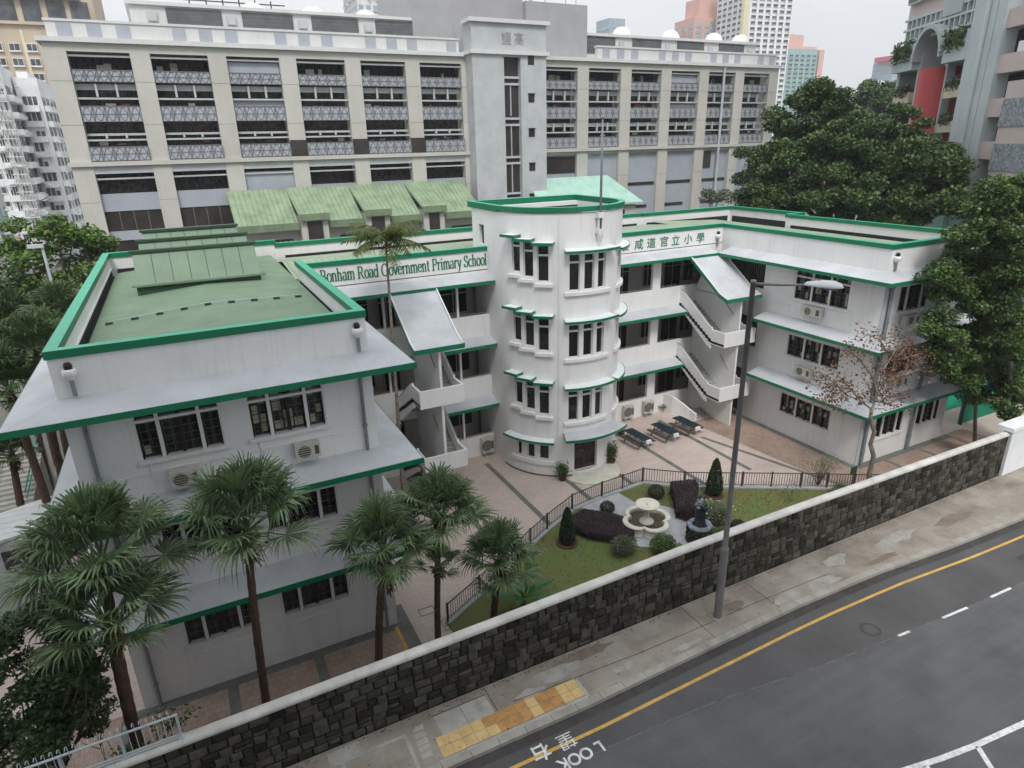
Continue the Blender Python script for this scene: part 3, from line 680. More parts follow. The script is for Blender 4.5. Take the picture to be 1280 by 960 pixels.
# lightning conductor on blocks across the roof
tp=[];
for i in range(9):
    x=-3.35+i*.98; z=13.2+(x+3.62)/4.32*.38 if x<.7 else 13.58-(x-.7)/4.45*.16
    tp.append((x,31.6,z+.12)); mb=MB(); mb.box(x-.14,x+.14,31.52,31.68,z+.0,z+.09); mb.build('conductor_block',M['roofdark'],rf)
mb=MB(); mb.tube(tp,.018,5); mb.build('lightning_conductor',M['silver'],rf)
# roof monitors: three parallel raised skylight rows
for i,(y,x0,x1,zt_) in enumerate(((37.0,-2.35,3.5,15.4),(40.4,-2.15,3.45,15.55),(43.6,-2.0,3.25,15.75))):
    mb=MB(); z0=13.25; 
    prof=[(x0,y+.12,z0),(x0,y+.12,z0+.55),(x0,y+1.25,zt_-.12),(x0,y+1.4,zt_-.12),(x0,y+2.3,z0)]
    mb.sweep(prof,(x0,0,0),(x1,0,0)); mon=mb.build('roof_monitor',M['monitor'],rf)
    mb=MB(); mb.box(x0-.12,x1+.1,y+1.12,y+1.5,zt_-.13,zt_); mb.box(x0+.02,x1-.02,y+.09,y+.119,z0,z0+.5); mb.box(x0-.05,x0-.005,y+.1,y+2.2,z0,z0+.5); mb.build('ridge_cap',M['roofdark'],mon)
    mb=MB(); mb.box(x0-.25,x1+.25,y-.06,y+.10,z0+.50,z0+.60); mb.build('gutter_rail',M['monitor'],mon)
    mb=MB()
    for k in range(1,7):
        x=x0+(x1-x0)*k/7; mb.sweep([(x-.012,y+.12,z0+.57),(x-.012,y+1.2,zt_-.13),(x-.012,y+1.2,zt_-.17),(x-.012,y+.12,z0+.53)],(0,0,0),(.024,0,0))
    mb.build('panel_seam',M['roofdark'],mon)
# ---- main block
floors=[.4,4.45,8.6]
def openwall(x0,x1,pillars,name):
    L_=x1-x0; edges=[x0+.35]+[q for p in pillars for q in p]+[x1-.35 if x1<20 else x1-.1]
    hs=[]
    for z0,z1 in ((1.45,3.75),(5.7,7.9),(9.85,12.0)):
        for a,b in zip(edges[0::2],edges[1::2]): hs.append((a-x0,b-x0,z0,z1))
    mb=MB(); wallh(mb,(x0,MY),U,NF,L_,-.05,12.75,hs,.25)
    w=mb.build('corridor_front',M['white'],sch)
    mb=MB()
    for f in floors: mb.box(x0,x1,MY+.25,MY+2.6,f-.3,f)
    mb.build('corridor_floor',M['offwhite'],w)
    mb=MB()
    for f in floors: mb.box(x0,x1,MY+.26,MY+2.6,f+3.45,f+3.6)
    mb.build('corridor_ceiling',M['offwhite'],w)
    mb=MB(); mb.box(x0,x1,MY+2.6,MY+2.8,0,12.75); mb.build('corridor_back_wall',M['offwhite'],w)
    return w
cw1=openwall(XL1,17.2,[(8.0,8.35),(12.2,12.5)],'l'); cw2=openwall(24.4,XR,[(29.9,30.6)],'r')
# door and window openings on the corridor back walls
for cw,xs_ in ((cw1,[(6.3,7.4,'d'),(7.8,9.6,'w'),(10.3,11.3,'d'),(12.9,14.1,'d'),(14.4,16.3,'w')]),(cw2,[(24.6,25.3,'w'),(26.3,28.1,'w'),(28.5,29.6,'d'),(31.0,31.8,'w'),(33.0,34.6,'d'),(34.9,35.9,'w')])):
    for f in floors:
        for a,b,t in xs_:
            z0=f+.02 if t=='d' else f+1.0
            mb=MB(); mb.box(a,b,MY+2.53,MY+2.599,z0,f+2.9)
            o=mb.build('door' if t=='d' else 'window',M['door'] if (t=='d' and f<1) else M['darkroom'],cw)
            mb=MB(); mb.box(a-.06,a,MY+2.5,MY+2.598,z0,f+2.95); mb.box(b,b+.06,MY+2.5,MY+2.598,z0,f+2.95); mb.box((a+b)/2-.03,(a+b)/2+.03,MY+2.5,MY+2.529,z0,f+2.9); mb.box(a,b,MY+2.5,MY+2.529,f+2.25,f+2.31); mb.build('frame',M['offwhite'],o)
# handrails in the openings, items on the ledges
mb=MB()
for z in (9.98,5.83,1.58):
    for a,b in ((XL1,17),(24.6,32.2)): mb=MB(); mb.tube([(a,MY+.1,z),(b,MY+.1,z)],.02,5); mb.build('corridor_handrail',M['pipe'],sch)
for x in (9.9,13.3,14.6): mb=MB(); mb.box(x,x+.12,MY-.02,MY+.2,.2,12.6); mb.build('corridor_post',M['white'],sch)
for z in (12.2,8.15,4.05):
    top=MB(); fa=MB()
    for x0,x1 in ((XL1,17.3),(24.2,35.0)):
        if z<12: 
            if x0<10: x0b=12.9
            else: x0b=x0
            x1b= x1 if x0<10 else 32.4
            segs=[(x0b,x1b)] + ([(XL1,10.1)] if x0<10 else [])
        else: segs=[(x0,x1)]
        for a,b in segs:
            top=MB(); fa=MB()
            top.add([(a,35.75,z-.18),(b,35.75,z-.18),(b,MY,z-.1),(a,MY,z-.1),(a,35.75,z),(b,35.75,z),(b,MY-.002,z+.34),(a,MY-.002,z+.34)],[(0,3,2,1),(4,5,6,7),(0,1,5,4),(1,2,6,5),(2,3,7,6),(3,0,4,7)])
            fa.box(a,b,35.712,35.748,z-.2,z+.015)
            e=top.build('eave',M['eave'],sch); fa.build('fascia',M['green'],e)
parapet([((XL1,MY),(17.05,MY),I([0,1])),((24.5,MY),(XR,MY),I([0,1])),((XL1,BY),(XR,BY),I([0,-1]))],12.7,14.15)
mb=MB(); mb.quad((XL1-.3,MY+.6,13.25),(XR+.4,MY+.6,13.25),(XR+.4,41.8,13.6),(XL1-.3,41.8,13.6)); mb.quad((XL1-.3,41.8,13.6),(XR+.4,41.8,13.6),(XR+.4,BY-.75,13.2),(XL1-.3,BY-.75,13.2)); 
rf2=mb.build('roof',M['roof2'],sch)
mb=MB(); mb.box(XL1,XR,MY+.2,BY-.2,12.7,12.9); mb.build('gutter',M['gutter'],rf2)
mb=MB(); mb.quad((XL0,BY+.0,-.05),(XL0,BY,12.7),(XE,BY,12.7),(XE,BY,-.05)); mb.build('rear_wall',M['white'],sch)
# ---- right wing
UY=(0,-1); NW=(-1,0)   # courtyard side: runs towards the road
zl=[(1.6,3.0),(5.85,7.3),(9.85,11.78)]
hs=[]
for z0,z1 in zl: hs.append((MY-29.8,MY-25.7,z0,z1))
hs.append((MY-35.9,MY-32.4,9.95,11.75)); hs.append((MY-35.9,MY-32.6,5.6,7.8)); hs.append((MY-35.9,MY-33.4,.2,3.7))
mb=MB(); wallh(mb,(XR,MY),UY,NW,MY-FYw,-.05,12.6,hs,.24)
hs2=[]
for z0,z1 in ((1.55,3.2),(5.85,7.5),(10.0,11.6)):
    for a,b in ((37.72,40.5),(42.0,44.4)): hs2.append((a-XR,b-XR,z0,z1))
wallh(mb,(XR,FYw),U,NF,XE-XR,-.05,12.6,hs2,.24)
mb.quad((XE,FYw,-.05),(XE,BY,-.05),(XE,BY,12.6),(XE,FYw,12.6))
for z in (5.2,9.3): mb.box(XR-.025,XR+.05,FYw+.0,31,z,z+.04); 
mb.box(XR-.03,XR+.0,FYw+1.3,FYw+1.33,0,3.9); mb.box(XR-.03,XR+.0,FYw+3.3,FYw+3.33,0,1.3)
mb.build('wing_wall',M['white'],sch)
# pilaster of pale grey at the outer corner
mb=MB(); mb.box(XR-.02,XR+.62,FYw-.06,FYw+.0,0,12.0); mb.build('corner_strip',M['pipe'] if False else M['eave'],sch)
for i,(z0,z1) in enumerate(zl):
    a0,a1=MY-29.8,MY-25.7; w_=a1-a0
    window(sch,(XR,MY),UY,NW,a0,a1,z0,z1,[a0+w_*.335,a0+w_*.665],style='plain',transom=z1-.42 if i==2 else None,blind=.25)
for z0,z1 in ((1.55,3.2),(5.85,7.5),(10.0,11.6)):
    for a,b in ((37.72,40.5),(42.0,44.4)):
        a0,a1=a-XR,b-XR; w_=a1-a0; window(sch,(XR,FYw),U,NF,a0,a1,z0,z1,[a0+w_*.25,a0+w_*.75],style='lattice',transom=z1-.05)
for z0,z1,q in ((9.95,11.75,32.4),(5.6,7.8,32.6),(.2,3.7,33.4)):
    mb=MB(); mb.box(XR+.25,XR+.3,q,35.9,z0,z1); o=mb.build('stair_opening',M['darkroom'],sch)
    mb=MB()
    for k in range(16): y=q+.1+(35.7-q)*k/16; mb.box(XR+.10,XR+.12,y,y+.02,z0,z1)
    mb.build('bars',M['grille'],o)
for z in (12.2,8.15,4.05):
    top=MB(); fa=MB(); x0=34.95; y0=22.35
    a=(x0,35.75);b=(x0,y0);c=(XE+1.2,y0); ia=(XR,35.75) ;ib=(XR,FYw); ic=(XE+1.2,FYw)
    if z<12: a=(x0,31.9); ia=(XR,31.9)
    top.quad(a+(z,),b+(z,),ib+(z+.38,),ia+(z+.38,)); top.quad(b+(z,),c+(z,),ic+(z+.38,),ib+(z+.38,))
    top.quad(a+(z-.18,),ia+(z-.1,),ib+(z-.1,),b+(z-.18,)); top.quad(b+(z-.18,),ib+(z-.1,),ic+(z-.1,),c+(z-.18,))
    fa.box(x0-.035,x0-.002,y0-.035,a[1],z-.2,z+.015); fa.box(x0-.001,c[0],y0-.035,y0-.002,z-.2,z+.015)
    e=top.build('eave',M['eave'],sch); fa.build('fascia',M['green'],e)
parapet([((XR,MY),(XR,FYw),I([1,0])),((XR,FYw),(XE-.2,FYw),I([0,1])),((XE-.2,FYw),(XE-.2,38.5),I([-1,0])),((XE+1.6,38.5),(XE+1.6,BY),I([-1,0])),((XE-.2,38.5),(XE+1.6,38.5),I([0,1])),((XR,BY),(XE+1.6,BY),I([0,-1]))],12.6,14.13)
mb=MB(); xm=(XR+XE)/2; mb.quad((XR+.5,FYw+.6,13.2),(XE-.9,FYw+.6,13.1),(XE-.9,BY-.8,13.1),(XR+.5,BY-.8,13.45)); rf3=mb.build('roof',M['roof2'],sch)
mb=MB(); mb.box(XR+.2,XE-.2,FYw+.2,BY-.2,12.6,12.9); mb.build('gutter',M['gutter'],rf3)
# downpipes with hopper heads
def pipe(x,y,z0,z1,hop=True,r=.065,brk=()):
    mb=MB(); mb.tube([(x,y,z0),(x,y,z1)],r,8)
    for z in np.arange(z0+1,z1,2.1): mb.lathe((x,y,z),[(r,0),(r+.03,.0),(r+.03,.1),(r,.1)],8)
    p=mb.build('downpipe',M['pipe'],sch,False)
    if hop:
        mb=MB(); mb.lathe((x,y,z1),[(.07,0),(.13,.1),(.21,.14),(.21,.30),(.17,.36),(.12,.36),(.12,.34),(0,.34)],12); mb.build('hopper',M['white'],p,True)
        mb=MB(); mb.lathe((x,y,z1+.36),[(0,.0),(.11,.0),(.12,.12),(.08,.2),(0,.22)],10); mb.build('inlet_grate',M['frame'],p,True)
for x,y,z in ((-3.85,FYw-.12,12.85),(5.24,FYw-.12,12.85)): pipe(x,y,z,z+.55)
for x in (-3.85,5.15):
    for a,b in ((8.8,12.2),(4.8,8.2),(0,4.2)): pipe(x,FYw-.13,a,b,False)
pipe(17.2,MY-.15,0,16.0,True)
for x,y,z in ((35.7,MY-.12,12.55),(XR+.4,FYw-.12,12.6)): pipe(x,y,z,z+.5)
for x in (XR+.36,41.3):
    for a,b in ((8.5,12.0),(4.4,7.95),(0,3.85)): pipe(x,FYw-.2,a,b,False,.10)
pipe(41.15,FYw-.15,12.6,14.4,False,.09)
# ---- staircases in the courtyard corners
def stair(x0,x1,xs0,xs1,upx,dnx,yl,yr,left):
    """x0..x1 overall, spine xs0..xs1, upper flight on upx side, lower flight on dnx side; landing front at yl, flights run yr..MY"""
    zs=[(4.45,8.6),(.4,4.45)]
    st=MB(); 
    sp=MB(); sp.box(xs0,xs1,yl+.2,MY-.02,0,9.5); sp.add([(xs0,yl+.2,9.45),(xs1,yl+.2,9.45),(xs1,MY-.02,9.45),(xs0,MY-.02,9.45),(xs0,35.7,11.8),(xs1,35.7,11.8)],[(0,3,2,1),(0,1,5,4),(0,4,3),(1,2,5),(2,3,4,5)])
    s=sp.build('staircase',M['white'],sch)
    for zb,zt_ in zs:
        zl_=(zb+zt_)/2
        mb=MB(); mb.box(x0,x1,yl,yr,zl_-.16,zl_); mb.box(x0,x1,yl-.001,yl+.13,zl_-.22,zl_+.82)
        for xx in ((x0,x0+.12),(x1-.12,x1)): mb.box(xx[0],xx[1],yl+.131,yr,zl_-.22,zl_+.82)
        mb.build('landing',M['white'],s)
        for (xa,xb,za,zc,outer) in ((upx[0],upx[1],zl_,zt_,1),(dnx[0],dnx[1],zl_,zb,0)):
            n_=12; mb=MB()
            for k in range(n_):
                ya=yr+(MY-yr)*k/n_; yb=yr+(MY-yr)*(k+1)/n_; z=za+(zc-za)*(k+(1 if zc>za else 0))/n_
                mb.box(xa,xb,ya,yb,z-.28,z)
            mb.build('flight',M['pavelight'],s)
            # outer parapet following the slope
            xo=(xb-.12,xb) if (xb>=max(x1-.2,0) ) else (xa,xa+.12)
            mb=MB(); y=[yr-.0,yr+.25,MY-.55,MY-.0]; zz=[za,za+(zc-za)*.04,zc-(zc-za)*.06,zc]
            vs=[];
            for yy,z in zip(y,zz): vs+=[(xo[0],yy,z-.58),(xo[1],yy,z-.58),(xo[1],yy,z+.95),(xo[0],yy,z+.95)]
            fs=[(0,1,2,3),(15,14,13,12)]
            for i in range(3):
                for j in range(4): fs.append((4*i+j,4*i+4+j,4*i+4+(j+1)%4,4*i+(j+1)%4))
            mb.add(vs,fs); mb.build('parapet',M['white'],s)
            mb=MB(); mb.tube([(sum(xo)/2,yy,z+1.03) for yy,z in zip(y,zz)],.025,5); mb.build('handrail',M['pipe'],s)
    # small lean-to roof over the top flight
    mb=MB(); e=.12
    A=[(x0-e,35.76,12.06),(x1+e,35.76,12.06),(x1+e,yl+1.0-.3,9.98),(x0-e,yl+1.0-.3,9.98),(x1+e,yl-.05,9.72),(x0-e,yl-.05,9.72)]
    def slab(mb,P,th): 
        n=len(P); mb.add([tuple(p) for p in P]+[(p[0],p[1],p[2]-th) for p in P],[tuple(range(n)),tuple(range(n,2*n))[::-1]]+[(i,(i+1)%n,n+(i+1)%n,n+i) for i in range(n)])
    slab(mb,[A[0],A[1],A[2],A[3]],.18); slab(mb,[A[3],A[2],A[4],A[5]],.18); c=mb.build('stair_canopy',M['eave'],s)
    mb=MB()
    for sgn,xx in ((-1,x0-e),(1,x1+e)):
        q=[(xx,35.76,12.10),(xx,yl+.7,10.02),(xx,yl-.05,9.76)]
        for a,b in zip(q[:-1],q[1:]):
            t=.03*sgn; mb.add([a,b,(b[0],b[1],b[2]-.24),(a[0],a[1],a[2]-.24),(a[0]+t,a[1],a[2]),(b[0]+t,b[1],b[2]),(b[0]+t,b[1],b[2]-.24),(a[0]+t,a[1],a[2]-.24)],[(0,1,2,3),(7,6,5,4),(0,4,5,1),(3,2,6,7),(0,3,7,4),(1,5,6,2)])
    mb.box(x0-e-.03,x1+e+.03,yl-.09,yl-.052,9.50,9.77); mb.build('fascia',M['green'],c)
    q=[(35.7,12.12),(yl+.7,10.04),(yl-.02,9.78)]
    for xx in (x0-e,x1+e-.07):
        mb=MB()
        for a,b in zip(q[:-1],q[1:]): mb.add([(xx,a[0],a[1]-.05),(xx+.07,a[0],a[1]-.05),(xx+.07,b[0],b[1]-.05),(xx,b[0],b[1]-.05),(xx,a[0],a[1]+.03),(xx+.07,a[0],a[1]+.03),(xx+.07,b[0],b[1]+.03),(xx,b[0],b[1]+.03)],[(0,3,2,1),(4,5,6,7),(0,1,5,4),(1,2,6,5),(2,3,7,6),(3,0,4,7)])
        mb.build('canopy_edge',M['white'],c)
    # tube lights on the spine
    for z in (8.9,4.9):
        mb=MB(); mb.sweep([(xs0-.05,yl+.75,z-.55),(xs0-.05,yl+.82,z-.55),(xs0-.05,yl+1.75,z+.25),(xs0-.05,yl+1.68,z+.25)],(0,0,0),(.048,0,0)); mb.build('tube_light',M['curtain'],s)
    return s
stair(10.2,12.85,11.5,11.65,(11.65,12.85),(10.2,11.5),31.95,33.25,True)
stair(32.5,35.45,33.95,34.1,(32.5,33.95),(34.1,35.45),31.95,33.25,False)
# curved low wall and steps from the ground corridor
mb=MB(); pr=[(31.6,36.78,1.45),(31.75,35.9,1.45),(32.1,35.2,1.1),(32.35,34.5,.7),(32.4,34.0,.6)]
vs=[]
for x,y,z in pr: vs+=[(x-.07,y,-.02),(x+.07,y,-.02),(x+.07,y,z),(x-.07,y,z)]
mb.add(vs,[(0,1,2,3),(19,18,17,16)]+[(4*i+j,4*i+4+j,4*i+4+(j+1)%4,4*i+(j+1)%4) for i in range(4) for j in range(4)]); mb.build('curved_stair_wall',M['white'],sch)
mb=MB()
for k in range(3): mb.box(32.5,33.9,34.2+.35*k,34.55+.35*k,0,.13*(k+1))
mb.build('courtyard_steps',M['pavelight'],sch)
# ---- round stair tower
TC=(20.8,35.1); TR=4.0; TZ=16.7
def cylwall(mb,c,r,a0,a1,z0,z1,holes,depth):
    """holes: (a0,a1,z0,z1)"""
    A=set([a0,a1]); 
    for h in holes: A|={h[0],h[1]}
    k=a0
    while k<a1: A.add(k); k+=2
    A=sorted(A); Z=sorted({z0,z1}|{h[2] for h in holes}|{h[3] for h in holes})
    P=lambda a,rr,z:(c[0]+rr*math.cos(R(a)),c[1]+rr*math.sin(R(a)),z)
    for p,q in zip(A[:-1],A[1:]):
        for s,t in zip(Z[:-1],Z[1:]):
            m_,n_=(p+q)/2,(s+t)/2
            if any(h[0]<m_<h[1] and h[2]<n_<h[3] for h in holes): continue
            mb.quad(P(p,r,s),P(q,r,s),P(q,r,t),P(p,r,t))
    for h in holes:
        r2=r-depth
        mb.quad(P(h[0],r,h[2]),P(h[0],r2,h[2]),P(h[0],r2,h[3]),P(h[0],r,h[3])); mb.quad(P(h[1],r,h[2]),P(h[1],r,h[3]),P(h[1],r2,h[3]),P(h[1],r2,h[2]))
        mb.quad(P(h[0],r,h[2]),P(h[1],r,h[2]),P(h[1],r2,h[2]),P(h[0],r2,h[2])); mb.quad(P(h[0],r,h[3]),P(h[0],r2,h[3]),P(h[1],r2,h[3]),P(h[1],r,h[3]))
Lw=[(-161,-152.6),(-149.2,-140.2),(-136.6,-127)]; Rw=[(-110.2,-101),(-97,-87.6),(-83.6,-75)]; Tw=[(-54,-46),(-42,-34),(-30,-22)]
hs=[]; wins=[]
for dz in (0,-4.18,-8.3):
    for i,(a,b) in enumerate(Lw):
        o_=(.46,.23,0)[i]; wins.append((a,b,12.56+o_+dz,14.68+o_+dz))
for dz in (0,-4.05,-8.17):
    for a,b in Rw: wins.append((a,b,12.0+dz,14.25+dz))
    for a,b in Tw: wins.append((a,b,12.0+dz,14.1+dz))
for a,b in ((-160,-154.5),(-148.5,-141),(-136.5,-127.5)): wins.append((a,b,1.15,2.38))
door=(-104.2,-80,.3,2.75)
mb=MB(); cylwall(mb,TC,TR,-180,0,-.05,TZ-.35,[w for w in wins]+[door],.20)
x0,x1=TC[0]-TR,TC[0]+TR
wallh(mb,(x0,38.9),(0,-1),(-1,0),38.9-TC[1],-.05,TZ-.35,[(1.0,1.75,14.2,15.75)],.25)
mb.quad((x1,TC[1],-.05),(x1,38.9,-.05),(x1,38.9,TZ-.35),(x1,TC[1],TZ-.35)); mb.quad((x0,38.9,12.5),(x1,38.9,12.5),(x1,38.9,TZ-.35),(x0,38.9,TZ-.35))
mb.arcslab(TC,TR-.02,TR+.05,-118.8,-118.0,0,TZ-.35,2)
tw=mb.build('stair_tower_wall',M['white'],sch)
for pol in tw.data.polygons: pol.use_smooth=False
mb=MB(); mb.box(x0+.22,x0+.26,37.1,38.0,14.1,15.8); mb.build('window',M['glass'],sch)
for a,b,z0,z1 in wins:
    P=lambda t,rr: (TC[0]+rr*math.cos(R(t)),TC[1]+rr*math.sin(R(t)))
    p=np.array(P(a,TR-.17)); q=np.array(P(b,TR-.17)); d=q-p; l=np.linalg.norm(d); u=d/l; n_=np.array([u[1],-u[0]])
    small=z1<3
    mb=MB(); 
    for t0,t1,c0,c1 in ((0,.035,z0,z1),(l-.035,l,z0,z1),(0,l,z0,z0+.05),(0,l,z1-.05,z1)): mb.obox(p,u,n_,t0+.001,t1-.001,.0,.07,c0+.001,c1-.001)
    if not small: mb.obox(p,u,n_,0,l,.0,.12,z1-.66,z1-.56)
    w=mb.build('window',M['white'],sch)
    mb=MB(); mb.obox(p,u,n_,-.02,l+.02,-.05,-.01,z0,z1); mb.build('pane',M['glass'],w)
    mb=MB()
    for k in (1,2): mb.obox(p,u,n_,l*k/3-.008,l*k/3+.008,0,.015,z0,z1)
    for z in (z0+.5,z0+1.0): 
        if z<z1-.7 or small and z<z1: mb.obox(p,u,n_,0,l,0,.016,z-.008,z+.008)
    mb.obox(p,u,n_,0,.045,0.0,.03,z0,z1); mb.build('frame',M['frame'],w)
def curvedset(a0,a1,z,rr=.75,top=M['canopy'],nm='window_canopy',n=12,drop=.12):
    mb=MB(); mb.arcslab(TC,TR-.01,TR+rr,a0,a1,z-.10,z+drop*.6,n,z1o=z); c=mb.build(nm,top,sch)
    mb=MB(); mb.arcslab(TC,TR+rr+.001,TR+rr+.03,a0-.2,a1+.2,z-.13,z+.012,n)
    for a in (a0,a1):
        s=.4; mb.arcslab(TC,TR,TR+rr,a-s/2 if a==a1 else a-s/2,a+s/2,z-.125,z-.02,1)
    mb.build('fascia',M['green'],c); return c
for dz in (0,-4.05,-8.17):
    curvedset(-114,-68,14.36+dz,.6); curvedset(-60,-18,14.2+dz,.48)
    mb=MB(); mb.arcslab(TC,TR-.005,TR+.16,-114,-69,11.74+dz,11.93+dz,10); mb.build('window_sill',M['white'],sch)
    mb=MB(); mb.arcslab(TC,TR-.005,TR+.16,-58,-19,11.74+dz,11.93+dz,10); mb.build('window_sill',M['white'],sch)
for dz in (0,-4.18,-8.3):
    for i,(a,b) in enumerate(((-166,-151.5),(-154.5,-138.8),(-139.5,-122.5))):
        off=(.46,.23,0)[i]; z=14.82+off*.8+dz; am=R((a+b)/2)
        # separate flat canopy slabs, each square to its own window, stepping round the curve
        e=np.array([-math.sin(am),math.cos(am)]); n_=np.array([math.cos(am),math.sin(am)]); o_=np.array(TC)+n_*TR*math.cos(R((b-a)/2)); hw=TR*math.sin(R((b-a)/2))
        mb=MB(); mb.obox(o_,e,n_,-hw,hw,-.02,.62,z-.08,z+.02); c=mb.build('window_canopy',M['canopy'],sch)
        mb=MB(); mb.obox(o_,e,n_,-hw-.02,hw+.02,.621,.65,z-.13,z+.03); mb.obox(o_,e,n_,-hw-.021,-hw-.001,0,.62,z-.13,z+.03); mb.obox(o_,e,n_,hw+.001,hw+.021,0,.62,z-.13,z+.03); mb.build('fascia',M['green'],c)
        mb=MB(); mb.obox(o_,e,n_,-hw+.05,hw-.05,-.02,.24,12.28+off*.95+dz,12.46+off*.95+dz); mb.build('window_sill',M['white'],sch)
curvedset(-170,-122.5,2.58,.5)
mb=MB(); mb.arcslab(TC,TR-.005,TR+.12,-166,-122.5,.82,1.08,12); mb.build('window_sill',M['white'],sch)
mb=MB(); mb.arcslab(TC,TR-.005,TR+.04,-178,-106,-.02,.10,20); mb.build('plinth',M['band'],sch)
curvedset(-114,-60,3.02,1.15,M['eave'],'entrance_canopy',14)
# entrance doors
p=np.array((TC[0]+(TR-.24)*math.cos(R(-104.2)),TC[1]+(TR-.24)*math.sin(R(-104.2)))); q=np.array((TC[0]+(TR-.24)*math.cos(R(-80)),TC[1]+(TR-.24)*math.sin(R(-80))))
d=q-p; l=np.linalg.norm(d); u=d/l; n_=np.array([u[1],-u[0]])
for k in range(2):
    mb=MB(); mb.obox(p,u,n_,l*k/2+.01,l*(k+1)/2-.01,-.06,-.01,.3,2.7)
    dd=mb.build('entrance_door',M['door'],sch)
    mb=MB()
    for i in range(2):
        for j in range(2): mb.obox(p,u,n_,l*k/2+.12+i*.38,l*k/2+.42+i*.38,-.009,.0,1.35+j*.55,1.8+j*.55)
    mb.build('pane',M['glass'],dd)
    mb=MB()
    for i in range(2): mb.obox(p,u,n_,l*k/2+.12+i*.38,l*k/2+.42+i*.38,-.009,.008,.5,1.1)
    mb.build('panel',M['frame'],dd)
mb=MB(); mb.lathe((21.0,31.3,0),[(0,.14),(2.0,.14),(2.0,0)],40,R(190),R(360)); 
mb.build('entrance_step',M['cream'],sch)
# tower parapet, coping and sunken roof
cp=MB(); cp.arcslab(TC,TR-.25,TR+.10,-180,0,TZ-.27,TZ,40); 
cp.box(x0-.1,x0+.25,TC[1],39.0,TZ-.35,TZ); cp.box(x1-.25,x1+.1,TC[1],39.0,TZ-.35,TZ); cp.box(x0-.1,x1+.1,39.001,39.35,TZ-.35,TZ)
pa=cp.build('coping',M['green'],sch)
cp=MB(); cp.arcslab(TC,TR-.24,TR+.09,-180,0,TZ,TZ+.006,40); cp.box(x0-.09,x0+.24,TC[1],39.0,TZ,TZ+.006); cp.box(x1-.24,x1+.09,TC[1],39.0,TZ,TZ+.006); cp.box(x0-.09,x1+.09,39.0,39.34,TZ,TZ+.006)  # lit top of the tower coping, painted as a lighter green skin
cp.build('coping_top',M['greenlit'],pa)
mb=MB(); mb.arcslab(TC,TR-.3,TR-.01,-180,0,TZ-1.3,TZ-.352,40); mb.box(x0+.01,x0+.25,TC[1],38.9,TZ-1.3,TZ-.352); mb.box(x1-.25,x1-.01,TC[1],38.9,TZ-1.3,TZ-.352); mb.box(x0+.25,x1-.25,38.65,38.9,TZ-1.3,TZ-.352); mb.build('parapet_inner',M['white'],pa)
mb=MB(); mb.box(x0+.252,x1-.252,38.63,38.648,TZ-1.1,TZ-.62); mb.arcslab(TC,TR-.32,TR-.302,-180,0,TZ-1.1,TZ-.62,40); mb.build('gutter_gap_dark',M['gutter'],pa)  # gutter gap's darkness put in as a black strip inside the tower parapet
mb=MB(); mb.lathe((TC[0],TC[1],TZ-1.1),[(0,0),(TR-.2,0)],24,R(180),R(360)); mb.box(x0+.2,x1-.2,TC[1],38.8,TZ-1.2,TZ-1.1); mb.build('tower_roof',M['gutter'],pa)
# flagpole
fpx,fpy=21.15,TC[1]-TR-.22
mb=MB(); mb.tube([(fpx,fpy,15.0),(fpx,fpy,19.0),(fpx,fpy,21.2)],[.075,.07,.045],10); fp=mb.build('flagpole',M['pipe'],sch,True)
mb=MB(); mb.lathe((fpx,fpy,21.2),[(.045,0),(.12,.02),(.12,.07),(0,.1)],10); mb.build('cap',M['pipe'],fp)
mb=MB(); mb.box(fpx-.2,fpx+.2,fpy-.13,fpy+.3,16.05,16.35); mb.box(fpx-.2,fpx+.2,fpy-.13,fpy+.3,15.2,15.45); mb.lathe((fpx,fpy,14.75),[(0,0),(.1,.1),(.19,.35),(.19,.45)],10); mb.box(fpx-.14,fpx-.08,fpy-.05,fpy+.1,15.45,16.05); mb.box(fpx+.08,fpx+.14,fpy-.05,fpy+.1,15.45,16.05); mb.build('bracket',M['white'],fp)
# ---- lettering: serif capitals drawn with a broad pen
def pen(mb,pts,fn,t1=.115,t0=.035,z=.02,closed=False):
    P=[np.array(p,float) for p in pts]; n=len(P); L_=[];Rr_=[]
    for i in range(n):
        a=P[(i-1)%n] if closed else P[max(i-1,0)]; b=P[(i+1)%n] if closed else P[min(i+1,n-1)]
        t=b-a; t/=np.linalg.norm(t)+1e-9; nn=np.array([-t[1],t[0]]); h=(t0+(t1-t0)*abs(nn[0])**1.3)/2
        L_.append(P[i]+nn*h); Rr_.append(P[i]-nn*h)
    m=n if closed else n-1
    for i in range(m):
        j=(i+1)%n; q=[L_[i],L_[j],Rr_[j],Rr_[i]]
        mb.add([fn(p[0],p[1],z) for p in q]+[fn(p[0],p[1],0) for p in q],[(0,1,2,3),(4,7,6,5),(0,4,5,1),(1,5,6,2),(2,6,7,3),(3,7,4,0)])
def arc(cx,cy,rx,ry,a0,a1,n=12): return [(cx+rx*math.cos(R(a0+(a1-a0)*k/n)),cy+ry*math.sin(R(a0+(a1-a0)*k/n))) for k in range(n+1)]
def ser(x,y,w=.13): return [(x-w,y),(x+w,y)]
XH=.46; AS=.72; CH=.68
